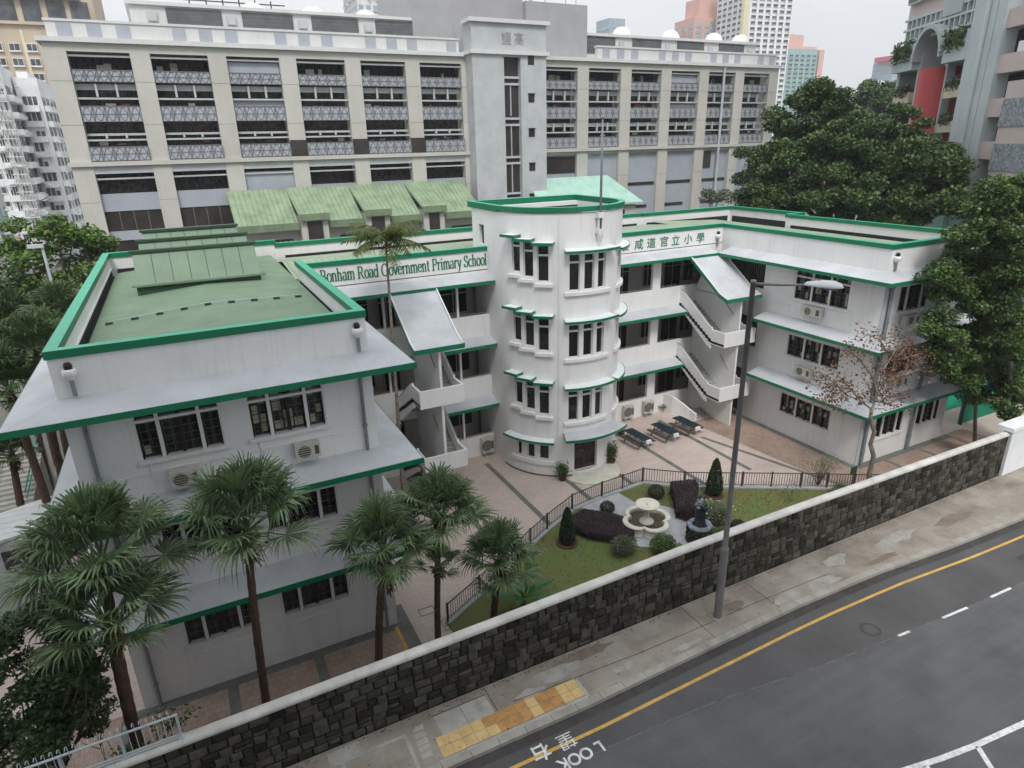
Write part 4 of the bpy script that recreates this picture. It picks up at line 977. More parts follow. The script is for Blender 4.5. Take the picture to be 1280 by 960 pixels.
def glyph(c):
    s=[];V=lambda x,y0,y1:[(x,y0),(x,y1)]
    if c=='B': s=[V(.1,0,CH),[(.1,CH-.015)]+arc(.28,CH-.165,.13,.15,90,-90)+[(.1,CH-.33)],[(.1,CH-.33)]+arc(.28,.17,.16,.16,90,-90)+[(.1,.015)],ser(.08,CH-.012,.1),ser(.08,.012,.1)];w=.52
    elif c=='R': s=[V(.1,0,CH),[(.1,CH-.015)]+arc(.28,CH-.175,.14,.16,90,-90)+[(.1,CH-.34)],[(.26,CH-.34),(.47,.02)],ser(.1,CH-.012,.1),ser(.1,.012,.11),ser(.5,.012,.08)];w=.58
    elif c=='G': s=[arc(.32,.34,.27,.34,50,310,20),V(.52,.05,.28),ser(.5,.29,.1),V(.51,.52,.66)];w=.66
    elif c=='P': s=[V(.1,0,CH),[(.1,CH-.015)]+arc(.27,CH-.18,.15,.17,90,-90)+[(.1,CH-.35)],ser(.1,CH-.012,.1),ser(.1,.012,.11)];w=.5
    elif c=='S': s=[arc(.22,.51,.15,.16,40,250,12)+arc(.22,.18,.17,.18,80,-140,12),V(.36,.5,.66),V(.06,.02,.18)];w=.46
    elif c=='o': s=[arc(.21,.23,.17,.23,0,360,20)];w=.42
    elif c in 'nmhr':
        s=[V(.09,0,AS if c=='h' else XH),ser(.09,.012,.09),ser(.05,(AS if c=='h' else XH)-.015,.05)]
        if c=='r': s+=[arc(.22,.30,.13,.15,160,50,6)];w=.33
        else:
            s+=[arc(.21,.32,.12,.14,170,0,10)+[(.33,0)],ser(.33,.012,.09)];w=.45
            if c=='m': s+=[arc(.45,.32,.12,.14,170,0,10)+[(.57,0)],ser(.57,.012,.09)];w=.68
    elif c=='a': s=[arc(.17,.34,.13,.12,150,0,8)+[(.30,.06),(.36,.02)],arc(.17,.13,.13,.12,90,330,12)];w=.4
    elif c=='d': s=[arc(.2,.22,.16,.22,40,320,16),V(.35,.0,AS),ser(.31,AS-.015,.05),ser(.39,.012,.05)];w=.46
    elif c=='v': s=[[(.05,XH),(.20,.01)],[(.20,.01),(.35,XH)],ser(.06,XH-.012,.08),ser(.35,XH-.012,.07)];w=.4
    elif c=='y': s=[[(.05,XH),(.20,.02)],[(.36,XH),(.16,-.18),(.06,-.2)],ser(.06,XH-.012,.08),ser(.35,XH-.012,.07)];w=.4
    elif c=='e': s=[[(.05,.27),(.36,.27)]+arc(.2,.24,.16,.22,10,320,16)];w=.4
    elif c=='t': s=[[(.12,.6),(.12,.08)]+arc(.2,.08,.08,.07,180,320,6),[(.02,XH-.015),(.25,XH-.015)]];w=.29
    elif c=='i': s=[V(.09,0,XH),ser(.09,.012,.09),ser(.05,XH-.015,.05),[(.09,.58),(.09,.66)]];w=.22
    elif c=='c': s=[arc(.2,.23,.16,.23,45,315,14)];w=.37
    elif c=='l': s=[V(.09,0,AS),ser(.09,.012,.09),ser(.05,AS-.015,.05)];w=.21
    else: s=[];w=.24
    return s,w
txt='Bonham Road Government Primary School'; tot=sum(glyph(c)[1] for c in txt)
TX0,TX1=6.55,16.75; k=(TX1-TX0)/tot; ks=1.02
mb=MB(); x=TX0
for c in txt:
    s,w=glyph(c)
    for st_ in s: pen(mb,st_,lambda a,b,z,x=x:(x+a*k,MY-.012-z,13.02+b*ks))
    x+=w*k
mb.build('lettering',M['green'],sch)
mb=MB(); s_='\u822c\u6210\u9053\u5b98\u7acb\u5c0f\u5b78'; s_='\u822c\u54b8\u9053\u5b98\u7acb\u5c0f\u5b78'
cx_=[float(GY(u,v,MY)[0]) for u,v in ((780.2,305),(798,306),(813.5,304),(829.5,302),(844,300.5),(859.5,299),(875,297.5))]
for ch,x in zip(s_,cx_): addtext(mb,ch,.80,lambda a,b,z,x=x:(x-.36+a,MY-.02-z*.5,12.98+b*.98),.02)
mb.build('lettering',M['green'],sch)
# ------------------------------------------------------------------ long institutional building behind the school
M['tan']=mat('beige_cladding',(.51,.50,.46),.75,.06,.25,dirt=.12)
M['blue']=mat('pale_blue_panel',(.37,.40,.45),.6,.05,.5)
M['silv']=mat('louvre_grey',(.48,.50,.515),.7,.08,.6)
M['dkpanel']=mat('dark_brown_glazing',(.045,.038,.035),.35,.25,.6,spec=.4)
M['dkrib']=ribmat('dark_mesh_screen',(.05,.045,.045),0,.30,.5,.7,.05,3)
M['greyblock']=mat('grey_plant_room',(.36,.36,.375),.8,.05,.4,dirt=.08)
M['louvre']=ribmat('dark_louvre',(.13,.14,.145),2,.30,.15,.7,.06)
bb=thing('institution_building','long beige building with repeated bays of lattice railings standing right behind the school','building',(35,75,0))
BYY=75.0; BX0,BX1=-7.9,82.0; ZT=29.75; ZL=19.2
bays=[(-6.15+6.61*i,-1.2+6.61*i) for i in range(6)]+[(42.6+6.55*i,47.5+6.55*i) for i in range(6)]
openrows=[(20.9,29.15)]  # upper void
P_=[BX0]+[q for b in bays for q in b]+[BX1]
mb=MB()
ww_=[(P_[i],P_[i+1]) for i in range(0,len(P_),2)]
for a,b in ww_:
    mb.box(a,b,BYY,BYY+.9,-.05,19.0); mb.box(a,b,BYY,BYY+.9,19.4,ZT-.3)
mb.box(BX0+.002,BX1-.002,BYY+.02,BYY+.88,28.75,ZT-.29)   # top beam
mb.box(BX0+.01,BX1-.01,BYY+2.2,BYY+26,-.05,ZT-.4)        # body
fr=mb.build('facade_wall',M['tan'],bb)
mb=MB(); mb.box(BX0-.35,BX1+.35,BYY-.35,BYY+26.3,ZT-.28,ZT+.12); mb.build('roof_cornice',M['white_far'],bb)
mb=MB(); mb.box(BX0-.2,BX1+.2,BYY-.25,BYY+.95,19.0,19.4); mb.build('ledge',M['tan'],bb)
mb=MB()
for z in (26.3,22.6,15.7):
    for a,b in ww_: mb.box(a+.01,b-.01,BYY-.006,BYY,z,z+.03)
mb.build('cladding_joint',M['louvre'],bb)
def latt(a,b,z0,z1,y,par):
    mb=MB(); mb.box(a+.02,b-.02,y+.03,y+.10,z0,z1); r=mb.build('railing_panel',M['blue'],par)
    mb=MB(); n_=5; w=(b-a)/n_
    mb.box(a,b,y-.02,y+.02,z1-.04,z1+.03); mb.box(a,b,y-.02,y+.02,z0,z0+.05); mb.box(a,b,y-.015,y+.015,(z0+z1)/2-.02,(z0+z1)/2+.02)
    for i in range(n_+1): x=a+w*i; mb.box(max(a,x-.03),min(b,x+.03),y-.02,y+.02,z0,z1)
    for i in range(n_):
        x=a+w*i; h=z1-z0
        for s in (0,1):
            pts=[(x+w*t/math.pi, y, (z0+h*math.sin(t)*.95) if s else (z1-h*math.sin(t)*.95)) for t in np.linspace(0,math.pi,6)]
            mb.tube(pts,.022,4,False)
    mb.build('lattice',M['pole'],r)
for bi,(a,b) in enumerate(bays):
    right=bi>=6; pan=bi in (2,9)
    yb=BYY+.75
    mb=MB(); mb.box(a,b,yb+1.0,yb+1.1,ZL+.2,28.75); mb.build('screen',M['dkrib'],bb)
    # white beams
    zsb=(28.45,24.9,21.3)
    for z in zsb:
        mb=MB(); mb.box(a-.0,b+.0,BYY+.25,BYY+.55,z-.08,z+.08); mb.build('beam',M['silv'],bb)
    for z in (26.3,22.9,19.45):
        latt(a+.02,b-.02,z-.0,z+(1.0 if z>26 else 1.35 if z>20 else 1.25),BYY+.2 if (z>20 or right) else BYY-.25,bb)
    for z0,z1 in ((25.05,26.15),(21.45,22.4) if right else (21.45,21.9)):
        mb=MB()
        for k in (1,2): x=a+(b-a)*k/3; mb.box(x-.09,x+.09,BYY+.35,BYY+.6,z0,z1)
        mb.box(a,b,yb,yb+.1,z0+.55*(z1-z0),z1)
        mb.build('window_mullion',M['silv'],bb)
    if pan:
        for z0,z1 in ((27.3,28.3),(24.2,24.8)): mb=MB(); mb.box(a+.05,b-.05,BYY+.6,BYY+.68,z0,z1); mb.build('blue_panel',M['blue'],bb)
    for z0,z1 in ((27.3,28.2),(23.9,24.7),(20.8,21.2)):
        for q in range(random.randint(1,3)):
            x=random.uniform(a+.2,b-1.1); w_=random.uniform(.3,.9); mb=MB(); mb.box(x,x+w_,yb+.7,yb+.8,z0+random.uniform(0,.2),z1-random.uniform(0,.4)); mb.build('blind',random.choice([M['offwhite'],M['silv'],M['curtain'],M['brick']]),bb)
    # lower storeys
    low=MB(); lb=MB()
    if not right:
        mb=MB(); mb.box(a,b,BYY+.1,BYY+.5,18.3,18.95); mb.build('white_panel',M['silv'],bb)
        mb=MB(); mb.box(a,b,BYY+.3,BYY+.5,17.75,17.9); mb.build('beam',M['silv'],bb)
        mb=MB(); mb.box(a,b,yb+.5,yb+.6,16.3,18.3); mb.build('screen',M['dkrib'],bb)
        mb=MB(); mb.box(a,b,BYY+.5,BYY+.6,14.8 if bi<2 else 11.0,16.45 if bi!=2 else 18.0); mb.box(a,b,BYY+.5,BYY+.6,12.0,12.9) if bi<2 else None; mb.build('blue_panel',M['blue'],bb)
        if bi<2:
            mb=MB(); mb.box(a,b,BYY+.62,BYY+.7,9,14.9); o=mb.build('glazing',M['dkpanel'],bb)
            mb=MB()
            for k in range(1,4): x=a+(b-a)*k/4; mb.box(x-.03,x+.03,BYY+.56,BYY+.615,12.9,14.8)
            mb.build('mullion',M['pole'],o)
    else:
        mb=MB(); mb.box(a,b,BYY+.5,BYY+.6,9.5,18.6); 
        mb.build('blue_panel',M['blue'],bb)
        mb=MB()
        if bi==6: mb.box(a,b,BYY+.42,BYY+.49,16.4,18.4)
        else:
            mb.box(a+.1,b-.1,BYY+.42,BYY+.49,14.35,14.75); mb.box(a+.3,b-1.2,BYY+.42,BYY+.49,11.3,11.7)
            if bi==10: mb.box(a,(a+b)/2-.6,BYY+.42,BYY+.49,16.2,18.5)
        mb.build('glazing',M['dkpanel'],bb)
        mb=MB(); mb.box(a,b,BYY+.2,BYY+.9,18.6,19); mb.build('beam',M['tan'],bb)
for bi in (3,4,5):
    a,b=bays[bi-1][1],bays[bi][0]; mb=MB(); mb.box(a-.0,b+.0,BYY-.3,BYY-.02,19.45,21.0); mb.build('dark_screen',M['dkpanel'],bb)
mb=MB(); mb.tube([(bays[10][0]+2.6,BYY-.15,9),(bays[10][0]+2.6,BYY-.15,29.3)],.18,8); mb.build('drain_pipe',M['silv'],bb)
# centre stair block
cx0,cx1=32.4,41.85
mb=MB(); CY=BYY-2.0
wallh(mb,(cx0,CY),U,NF,cx1-cx0,-.05,34.0-.9,[(36.3-cx0,38.45-cx0,9.0,29.4)],.8)
mb.quad((cx0,CY,-.05),(cx0,BYY+6,-.05),(cx0,BYY+6,33.1),(cx0,CY,33.1)); mb.quad((cx1,CY,-.05),(cx1,BYY+6,-.05),(cx1,BYY+6,33.1),(cx1,CY,33.1))
sb=mb.build('stair_block_wall',M['silv'],bb)
for z,e in ((32.75,.35),(29.6,.3)):
    mb=MB()
    mb.box(cx0-e,cx1+e,CY-e,CY-.003,z,z+.4); mb.box(cx0-e,cx0-.003,CY-.0,BYY,z,z+.4); mb.box(cx1+.003,cx1+e,CY,BYY,z,z+.4); mb.build('cornice_band',M['white_far'],sb)
mb=MB(); mb.box(36.3,38.45,CY+.7,CY+.78,9,29.4); o=mb.build('stair_window',M['dkpanel'],sb)
mb=MB()
for z in (27.3,26.6,22.9,22.2,18.6,17.9,14.4,13.8): mb.box(36.3,38.45,CY+.45,CY+.69,z-.12,z+.12)
for z in (25,20.5,16.2): mb.box(37.3,37.4,CY+.5,CY+.69,z-1.8,z+1.6)
mb.build('mullion',M['silv'],o)
for z in (29.2,25.2,21.4,17.5,13.9):
    mb=MB(); mb.box(39.4,40.2,CY-.05,CY+.002,z-.55,z+.35); mb.box(39.35,40.25,CY-.25,CY+.002,z+.36,z+.42); mb.build('small_window',M['dkpanel'],sb)
for i,ch in enumerate('\u5723\u7acb'): pass
mb=MB()
for i,ch in enumerate('\u8b77\u9ad8'):
    addtext(mb,ch,1.35,lambda a,b,z,i=i:(36.0+1.6*i+a,CY-.03-z*.6,30.75+b*1.05),.05)
mb.build('lettering',M['greyblock'],sb)
# plant rooms on the roof
mb=MB(); mb.box(27.5,41.5,BYY+3.0,BYY+16,29.9,42); mb.box(41.5,50.2,BYY+2.2,BYY+14,29.9,36.0); mb.build('plant_room',M['greyblock'],bb)
mb=MB(); 
for x in (42.6,44.6,47.5,49): mb.tube([(x,BYY+3,36),(x,BYY+3,38.5 if x<46 else 37)],.07 if x>43 else .25,6)
mb.build('roof_mast',M['silv'],bb)
def roofpar(x0,x1,z0,nm):
    n_=int((x1-x0)/6.6*3); mb=MB(); mb.box(x0,x1,BYY+.3,BYY+.8,29.87,31.15); mb.box(x0-.1,x1+.1,BYY+.2,BYY+.9,31.15,31.35); p=mb.build('roof_parapet',M['white_far'],bb)
    for i in range(n_):
        if i%4==3: continue
        mb=MB(); x=x0+(i+.35)*(x1-x0)/n_; mb.box(x,x+(x1-x0)/n_*.5,BYY+.27,BYY+.298,29.95,31.05); mb.build('blue_panel',M['blue'],p)
roofpar(-7.3,31.8,0,'l'); roofpar(50.5,81.6,0,'r')
mb=MB(); mb.box(-.5,28.5,BYY+3.5,BYY+14,29.87,33.35); mb.box(-.8,28.7,BYY+3.2,BYY+14.2,33.35,33.65); mb.build('penthouse',M['white_far'],bb)
mb=MB(); mb.box(50.3,80.6,BYY+3.5,BYY+14,29.87,32.9); mb.box(50.2,80.9,BYY+3.2,BYY+14.2,32.9,33.2); mb.build('penthouse',M['white_far'],bb)
for x0,x1 in [(2.6+6.9*i,7.6+6.9*i) for i in range(4)]+[(50.6+7.6*i,55.4+7.6*i) for i in range(4)]:
    mb=MB(); mb.box(x0,x1,BYY+3.4,BYY+3.49,31.0 if x0<40 else 30.9,33.2 if x0<40 else 32.8); mb.build('louvre_panel',M['louvre'],bb)
for x in (.9,8.0,15.0,22.0): mb=MB(); mb.box(x,x+.9,BYY+3.3,BYY+3.49,31.9,32.8); mb.box(x+.1,x+.8,BYY+3.2,BYY+3.29,32.0,32.5); mb.build('roof_lantern',M['silv'],bb)
for x in (56,63.7,71.4,79): mb=MB(); mb.box(x,x+.8,BYY+3.3,BYY+3.49,31.5,32.4);  mb.build('roof_lantern',M['silv'],bb)
for x in (11,17.2,23.0,58.2,66.6,74.6,81.0-1.2): 
    mb=MB(); mb.lathe((x,BYY+6,33.3),[(1.3,0),(1.25,.45),(1.0,.9),(.6,1.2),(0,1.32)],16); mb.build('roof_dome',M['white'],bb,True)
mb=MB()
for x in np.arange(5,14,1.6): mb.box(x,x+.12,BYY+7,BYY+7.1,33.6,35); 
mb.box(4.5,14.5,BYY+7,BYY+7.1,34.6,34.7); mb.build('antenna_frame',M['iron'],bb)
# ---- lean-to annexes with profiled roofs
an=thing('green_roof_annex','low lean-to annex with jade green profiled roofs and dormers between school and beige building','annex',(18,70,0))
mb=MB(); mb.box(5.2,31,70.3,74.9,-.05,12.9); mb.build('annex_wall',M['tan'],an)
dm=[(10.9,13.9),(17.5,20.4),(23.9,26.6)]
def slope(mb,x0,x1,y0,z0,y1,z1,t=.25):
    mb.add([(x0,y0,z0),(x1,y0,z0),(x1,y1,z1),(x0,y1,z1),(x0,y0,z0-t),(x1,y0,z0-t),(x1,y1,z1-t),(x0,y1,z1-t)],[(0,1,2,3),(7,6,5,4),(0,4,5,1),(1,5,6,2),(2,6,7,3),(3,7,4,0)])
ed=[5.0]+[q for d in dm for q in d]+[31.2]
for a,b in zip(ed[0::2],ed[1::2]):
    mb=MB(); slope(mb,a,b,69.3,13.1,74.9,16.2); r=mb.build('roof',M['jade'],an)
    mb=MB(); mb.box(a,b,69.1,69.29,12.45,13.15); mb.build('fascia',M['jadefascia'],r)
    mb=MB(); mb.box(a+1.2,b-.6,70.2,70.29,10.6,11.5); o=mb.build('strip_window',M['dkpanel'],an)
    mb=MB()
    for k in range(8): x=a+1.2+(b-a-1.8)*(k+.5)/8; mb.box(x-.12,x+.12,70.15,70.19,10.85,11.3)
    mb.build('pane',M['teal'],o)
for a,b in dm:
    mb=MB(); slope(mb,a,b,68.6,13.95,74.9,16.25); r=mb.build('dormer_roof',M['jade'],an)
    mb=MB(); mb.box(a,b,68.4,68.59,13.35,14.0); mb.build('fascia',M['jadefascia'],r)
    mb=MB(); mb.box(a+.15,b-.15,68.9,74.8,-.05,13.6); o=mb.build('dormer_wall',M['tan'],an)
    mb=MB(); mb.box(a+.75,b-.75,68.8,68.89,10.3,13.2); mb.build('louvre_door',M['dkpanel'],o)
an2=thing('mint_roof_annex','small annex with pale mint metal roof directly behind the round tower','annex',(46,71,0))
mb=MB(); mb.box(40.5,54.3,71.2,74.9,-.05,12.5); mb.build('annex_wall',M['tan'],an2)
mb=MB(); mb.add([(39.3,70.6,12.9),(55.1,70.6,12.6),(52.3,74.95,15.9),(40.5,74.95,15.9),(39.3,70.6,12.65),(55.1,70.6,12.35),(52.3,74.95,15.65),(40.5,74.95,15.65)],[(0,1,2,3),(7,6,5,4),(0,4,5,1),(1,5,6,2),(2,6,7,3),(3,7,4,0)]); mb.build('roof',M['teal'],an2)
mb=MB(); mb.box(50,52.5,71.1,71.19,10.9,11.7); mb.build('window',M['dkpanel'],an2)
# ------------------------------------------------------------------ far towers
def cell_tower(name,label,o,rz,W,D,H,cols,fh,wallm,winm,framem,style,band=None,cat='tower',zb=-40,cap=None,seg=None):
    """residential tower: real window bays on the two faces seen"""
    t=thing(name,label,cat,(o[0],o[1],0))
    c,s=math.cos(rz),math.sin(rz); u=(c,s); n_=(s,-c)
    mb=MB(); mb.obox(o,u,n_,0,W,-D,0,zb,H); 
    body=mb.build('tower_wall',wallm,t)
    nf=int((H-zb-2)/fh); frames=MB(); panes=MB(); slabs=MB(); cnt=0
    def face(o2,u2,n2,W2,cols2):
        nonlocal cnt
        cw=W2/cols2
        for f in range(nf):
            z=H-2.2-fh*(f+1)
            if z<2: break
            for k in range(cols2):
                a=k*cw+cw*.18; b=(k+1)*cw-cw*.18
                if style=='bay':
                    slabs.obox(o2,u2,n2,a-.1,b+.1,0.01,.5,z-.25,z-.1); frames.obox(o2,u2,n2,a,b,.005,.4,z-.1,z+1.5)
                    panes.obox(o2,u2,n2,a+.12,(a+b)/2-.06,.41,.43,z+.1,z+1.35); panes.obox(o2,u2,n2,(a+b)/2+.06,b-.12,.41,.43,z+.1,z+1.35)
                elif style=='strip':
                    frames.obox(o2,u2,n2,a-.15,b+.15,.005,.9,z-.9,z+.15)
                    q_=max(3,int((b-a)/1.1))
                    for w_ in range(q_):
                        if random.random()<.85: panes.obox(o2,u2,n2,a+(b-a)*w_/q_+.08,a+(b-a)*(w_+1)/q_-.08,.01,.06,z+.2,z+1.7-(.6 if random.random()<.25 else 0))
                    if random.random()<.35: frames.obox(o2,u2,n2,a+.3,a+1.1,.9,1.25,z-.7,z-.2)
                    if random.random()<.4: slabs.obox(o2,u2,n2,a,b,.9,1.5,z+1.72,z+1.8)
                else:
                    panes.obox(o2,u2,n2,a,b,.005,.05,z+.1,z+1.4); slabs.obox(o2,u2,n2,a-.1,b+.1,.01,.35,z-.08,z+.04)
                    if random.random()<.5: frames.obox(o2,u2,n2,b-.5,b,.05,.6,z-.7,z-.15)
    face(o,u,n_,W,cols)
    o3=(o[0]+u[0]*W,o[1]+u[1]*W); face(o3,(-n_[0],-n_[1]),u,D,max(1,int(cols*D/W)))
    o4=(o[0]-n_[0]*D,o[1]-n_[1]*D); face(o4,n_,(-u[0],-u[1]),D,max(1,int(cols*D/W)))
    tag(panes.build('windows',winm,t),kind='stuff'); 
    if frames.v: tag(frames.build('window_bays',framem,t),kind='stuff')
    tag(slabs.build('ledges',framem,t),kind='stuff')
    return t,u,n_
M['tw_beige']=mat('tower_beige',(.50,.42,.32),.8,.06,.2)
M['tw_cream']=mat('tower_cream',(.66,.60,.44),.8,.05,.2)
M['tw_white']=mat('tower_white',(.74,.76,.77),.8,.08,.3,dirt=.3)
M['tw_grey']=mat('tower_grey',(.56,.60,.61),.8,.08,.3,dirt=.25)
M['tw_pink']=mat('tower_pink',(.62,.38,.33),.8,.05,.2)
M['tw_teal']=mat('tower_teal',(.27,.43,.42),.7,.1,.3)
M['tw_glass']=mat('tower_glass',(.085,.10,.115),.3,.4,.4,spec=.5)
M['tw_frame']=mat('tower_frame',(.68,.68,.66),.7,.1,.5)
M['tw_blue']=mat('tower_blue_glass',(.32,.40,.46),.3,.1,.3)
# left: tall beige tower with bay windows
a=GY(-60,60,190); b=GY(105,60,190)
zt_=float(GY(60,33,190)[2])
t,u,n_=cell_tower('apartment_tower','tall beige residential tower with rows of small bay windows at the far left edge',(a[0],190),R(-3),float(b[0]-a[0])+1.5,20,zt_,8,2.95,M['tw_beige'],M['tw_glass'],M['tw_frame'],'bay')
mb=MB(); mb.obox((a[0],190),u,n_,2,float(b[0]-a[0])+1.7,-20,.7,zt_,zt_+.6); mb.obox((a[0],190),u,n_,4,float(b[0]-a[0])-1,-18,-.5,zt_+.6,zt_+5.2); mb.obox((a[0],190),u,n_,-2,float(b[0]-a[0])+1.3,-20,.9,zt_+5.2,zt_+5.9); 
mb.obox((a[0],190),u,n_,12,float(b[0]-a[0])+3,-30,-8,zt_,zt_+26); mb.build('crown',M['tw_beige'],t)
mb=MB(); 
for k in range(5): mb.obox((a[0],190),u,n_,5+k*4.6,8.4+k*4.6,-.49,-.3,zt_+.7,zt_+5.0)
mb.build('crown_window',M['tw_glass'],t)
mb=MB()
for k in (0,2,4,6): 
    w_=(float(b[0]-a[0])+1.5)/8; mb.obox((a[0],190),u,n_,k*w_+.0,k*w_+w_*.16,.01,.12,0,zt_-1)
mb.build('cream_strip',M['tw_cream'],t)
# left: white weathered blocks in front
z2=float(GY(30,97,160)[2]); xa=float(GY(15,97,160)[0]); xb=float(GY(45,97,160)[0])
t,u,n_=cell_tower('apartment_block','weathered white apartment block with strip windows left of the beige building',(xa,160),R(-2),xb-xa,16,z2,1,2.75,M['tw_white'],M['tw_glass'],M['tw_white'],'strip')
mb=MB(); mb.box(xa+.5,xb-1.5,162,172,z2,z2+1.2); mb.build('roof_parapet',M['tw_white'],t)
z4=float(GY(5,80,150)[2]); xc=float(GY(-30,97,150)[0]); xd=float(GY(16,97,150)[0])
t,u,n_=cell_tower('apartment_block','white apartment block with exposed drain pipes and awnings, second from the beige building',(xc,150),R(2),xd-xc-1.5,15,z4,2,2.8,M['tw_white'],M['tw_glass'],M['tw_white'],'strip')
mb=MB()
for k in range(5):
    x=xd-3.2+.45*k; mb.tube([(x,148.6+.2*k,-5),(x,148.6+.2*k,z4-3-k*1.5)],.09,5)
for k in range(26): mb.box(xd-3.6,xd-1.2,148.0,148.6,2+k*1.5,2.12+k*1.5)
mb.build('drain_pipes',M['tw_frame'],t)
xe=float(GY(14,300,92)[0]); z5=float(GY(0,225,92)[2])
t,u,n_=cell_tower('apartment_block','grey green low apartment block with glazed balconies at the left edge',(xe-14,92),R(5),13,13,z5,3,2.9,M['tw_grey'],M['tw_teal'],M['tw_grey'],'strip')
# right of centre: distant estate towers
def at(u0,v,y): return float(GY(u0,v,y)[0])
Y1=330
za=float(GY(900,14,Y1)[2]); zc=float(GY(960,-60,300)[2])
t,u,n_=cell_tower('estate_tower','distant pink and teal residential tower left of the white one',(at(868,30,Y1),Y1),R(-6),at(930,30,Y1)-at(868,30,Y1),20,float(GY(880,22,Y1)[2]),6,3,M['tw_pink'],M['tw_teal'],M['tw_frame'],'flat')
mb=MB(); x=at(880,10,Y1); mb.box(x,at(924,10,Y1),Y1+4,Y1+16,float(GY(880,24,Y1)[2]),float(GY(880,-4,Y1)[2])); mb.build('crown',M['tw_pink'],t)
mb=MB(); 
for u0,u1 in ((884,892),(905,917)): mb.box(at(u0,60,Y1),at(u1,60,Y1),Y1-1.4,Y1-.3,0,float(GY(880,24,Y1)[2])-1)
mb.build('teal_strip',M['tw_teal'],t)
t,u,n_=cell_tower('estate_tower','tall white and pale yellow residential tower rising out of view behind the beige building',(at(925,60,300),300),R(-8),at(978,60,300)-at(925,60,300),24,float(GY(960,-50,300)[2]),7,2.9,M['tw_white'],M['tw_glass'],M['tw_frame'],'flat')
mb=MB(); mb.box(at(921,60,300),at(928,60,300),297,299,0,zc); mb.build('yellow_strip',M['tw_cream'],t)
Y2=380
t,u,n_=cell_tower('estate_tower','distant pink topped teal residential tower right of the white one above the big tree',(at(978,70,Y2),Y2),R(-8),at(1016,70,Y2)-at(978,70,Y2),18,float(GY(1000,62,Y2)[2]),6,3,M['tw_teal'],M['tw_glass'],M['tw_frame'],'flat')
mb=MB(); zz=float(GY(1000,62,Y2)[2]); mb.box(at(979,60,Y2),at(1023,60,Y2),Y2+1,Y2+19,zz,zz+2.5); mb.box(at(984,50,Y2),at(1010,50,Y2),Y2+4,Y2+14,zz+2.5,float(GY(1000,42,Y2)[2])); mb.box(at(1016,90,Y2),at(1022,90,Y2),Y2-4,Y2+12,0,zz); mb.build('crown',M['tw_pink'],t)
t,u,n_=cell_tower('office_tower','far pale blue glass tower with a red top beside the right hand building',(at(1112,110,420),420),0,at(1126,110,420)-at(1112,110,420)+8,20,float(GY(1118,76,420)[2]),6,3.2,M['tw_blue'],M['tw_blue'],M['tw_frame'],'flat')
mb=MB(); zz=float(GY(1118,76,420)[2]); mb.box(at(1114,70,420),at(1128,70,420),419,436,zz,zz+4); mb.build('crown',mat('red_crown',(.55,.08,.14),.6),t)
t,u,n_=cell_tower('apartment_block','far low cream block just above the big tree crown',(at(1048,120,300),300),0,at(1067,120,300)-at(1048,120,300),12,float(GY(1055,109,300)[2]),4,3,M['tw_cream'],M['tw_glass'],M['tw_frame'],'flat')
t,u,n_=cell_tower('apartment_block','far low white block between the big tree and the blue glass tower',(at(1096,110,300),300),0,at(1112,110,300)-at(1096,110,300),12,float(GY(1100,101,300)[2]),4,3,M['tw_white'],M['tw_glass'],M['tw_frame'],'flat')
t,u,n_=cell_tower('office_tower','far pale blue glass office block seen over the roof domes',(at(761,40,400),400),0,at(781,40,400)-at(761,40,400),15,float(GY(770,23,400)[2]),5,3.2,M['tw_blue'],M['tw_blue'],M['tw_frame'],'flat')
t,u,n_=cell_tower('office_tower','pale tower with silver ribs behind the left roof domes of the beige building',(at(447,10,200),200),0,at(500,10,200)-at(447,10,200),15,float(GY(470,-30,200)[2]),6,3.2,M['tw_frame'],M['tw_blue'],M['tw_frame'],'flat')
# ------------------------------------------------------------------ right hand residential building
c0=ray(1134,20); c0=c0/np.hypot(c0[0],c0[1]); C0=np.array([c0[0]*92,c0[1]*92]); dd=ray(693,168)[:2]; dd=dd/np.linalg.norm(dd)
uu=-dd; nnr=np.array([-dd[1],dd[0]])   # s runs towards the camera side
if nnr@(-C0)<0: nnr=-nnr
def FP(u,v):
    d=ray(u,v); A=np.array([[d[0],-uu[0]],[d[1],-uu[1]]]); t,s=np.linalg.solve(A,C0); return float(s),float(CAMZ+t*d[2])
rb=thing('podium_apartment_building','large pale blue and pink building with planted balconies and a red rounded shaft','apartment building',(C0[0],C0[1],0))
def RB(mb,s0,s1,b0,b1,z0,z1): mb.obox(C0,uu,nnr,s0,s1,b0,b1,z0,z1)
M['rb_grey']=mat('rb_grey_render',(.42,.46,.47),.8,.06,.3,dirt=.15)
M['rb_blue']=mat('rb_blue_column',(.50,.555,.565),.8,.06,.3,dirt=.12)
M['rb_pink']=mat('rb_pink_parapet',(.56,.47,.45),.8,.06,.3,dirt=.1)
M['rb_cream']=mat('rb_cream_planter',(.60,.53,.42),.8,.08,.5,dirt=.2)
M['rb_red']=mat('rb_red_shaft',(.30,.035,.035),.55,.05,.4,dirt=.15)
M['rb_mosaic']=mat('rb_stone_mosaic',(.34,.37,.39),.8,.5,4,col2=(.12,.13,.15))
sA=FP(1152,60)[0]; sB=FP(1157,60)[0]; sR1=FP(1182,75)[0]; sC=FP(1215,70)[0]; sD=FP(1248,60)[0]; sE=FP(1275,60)[0]
zu=FP(1180,58)[1]
S_END=FP(1340,60)[0]
mb=MB(); RB(mb,0,S_END+14,-22,-5.0,-.05,85); RB(mb,-.0,.6,-5,0,-.05,zu+1); 
for s_ in (sA+.2,sR1+.3): RB(mb,s_-.2,s_+.35,-5,0,-.05,zu)
mb.build('building_wall',M['rb_grey'],rb)
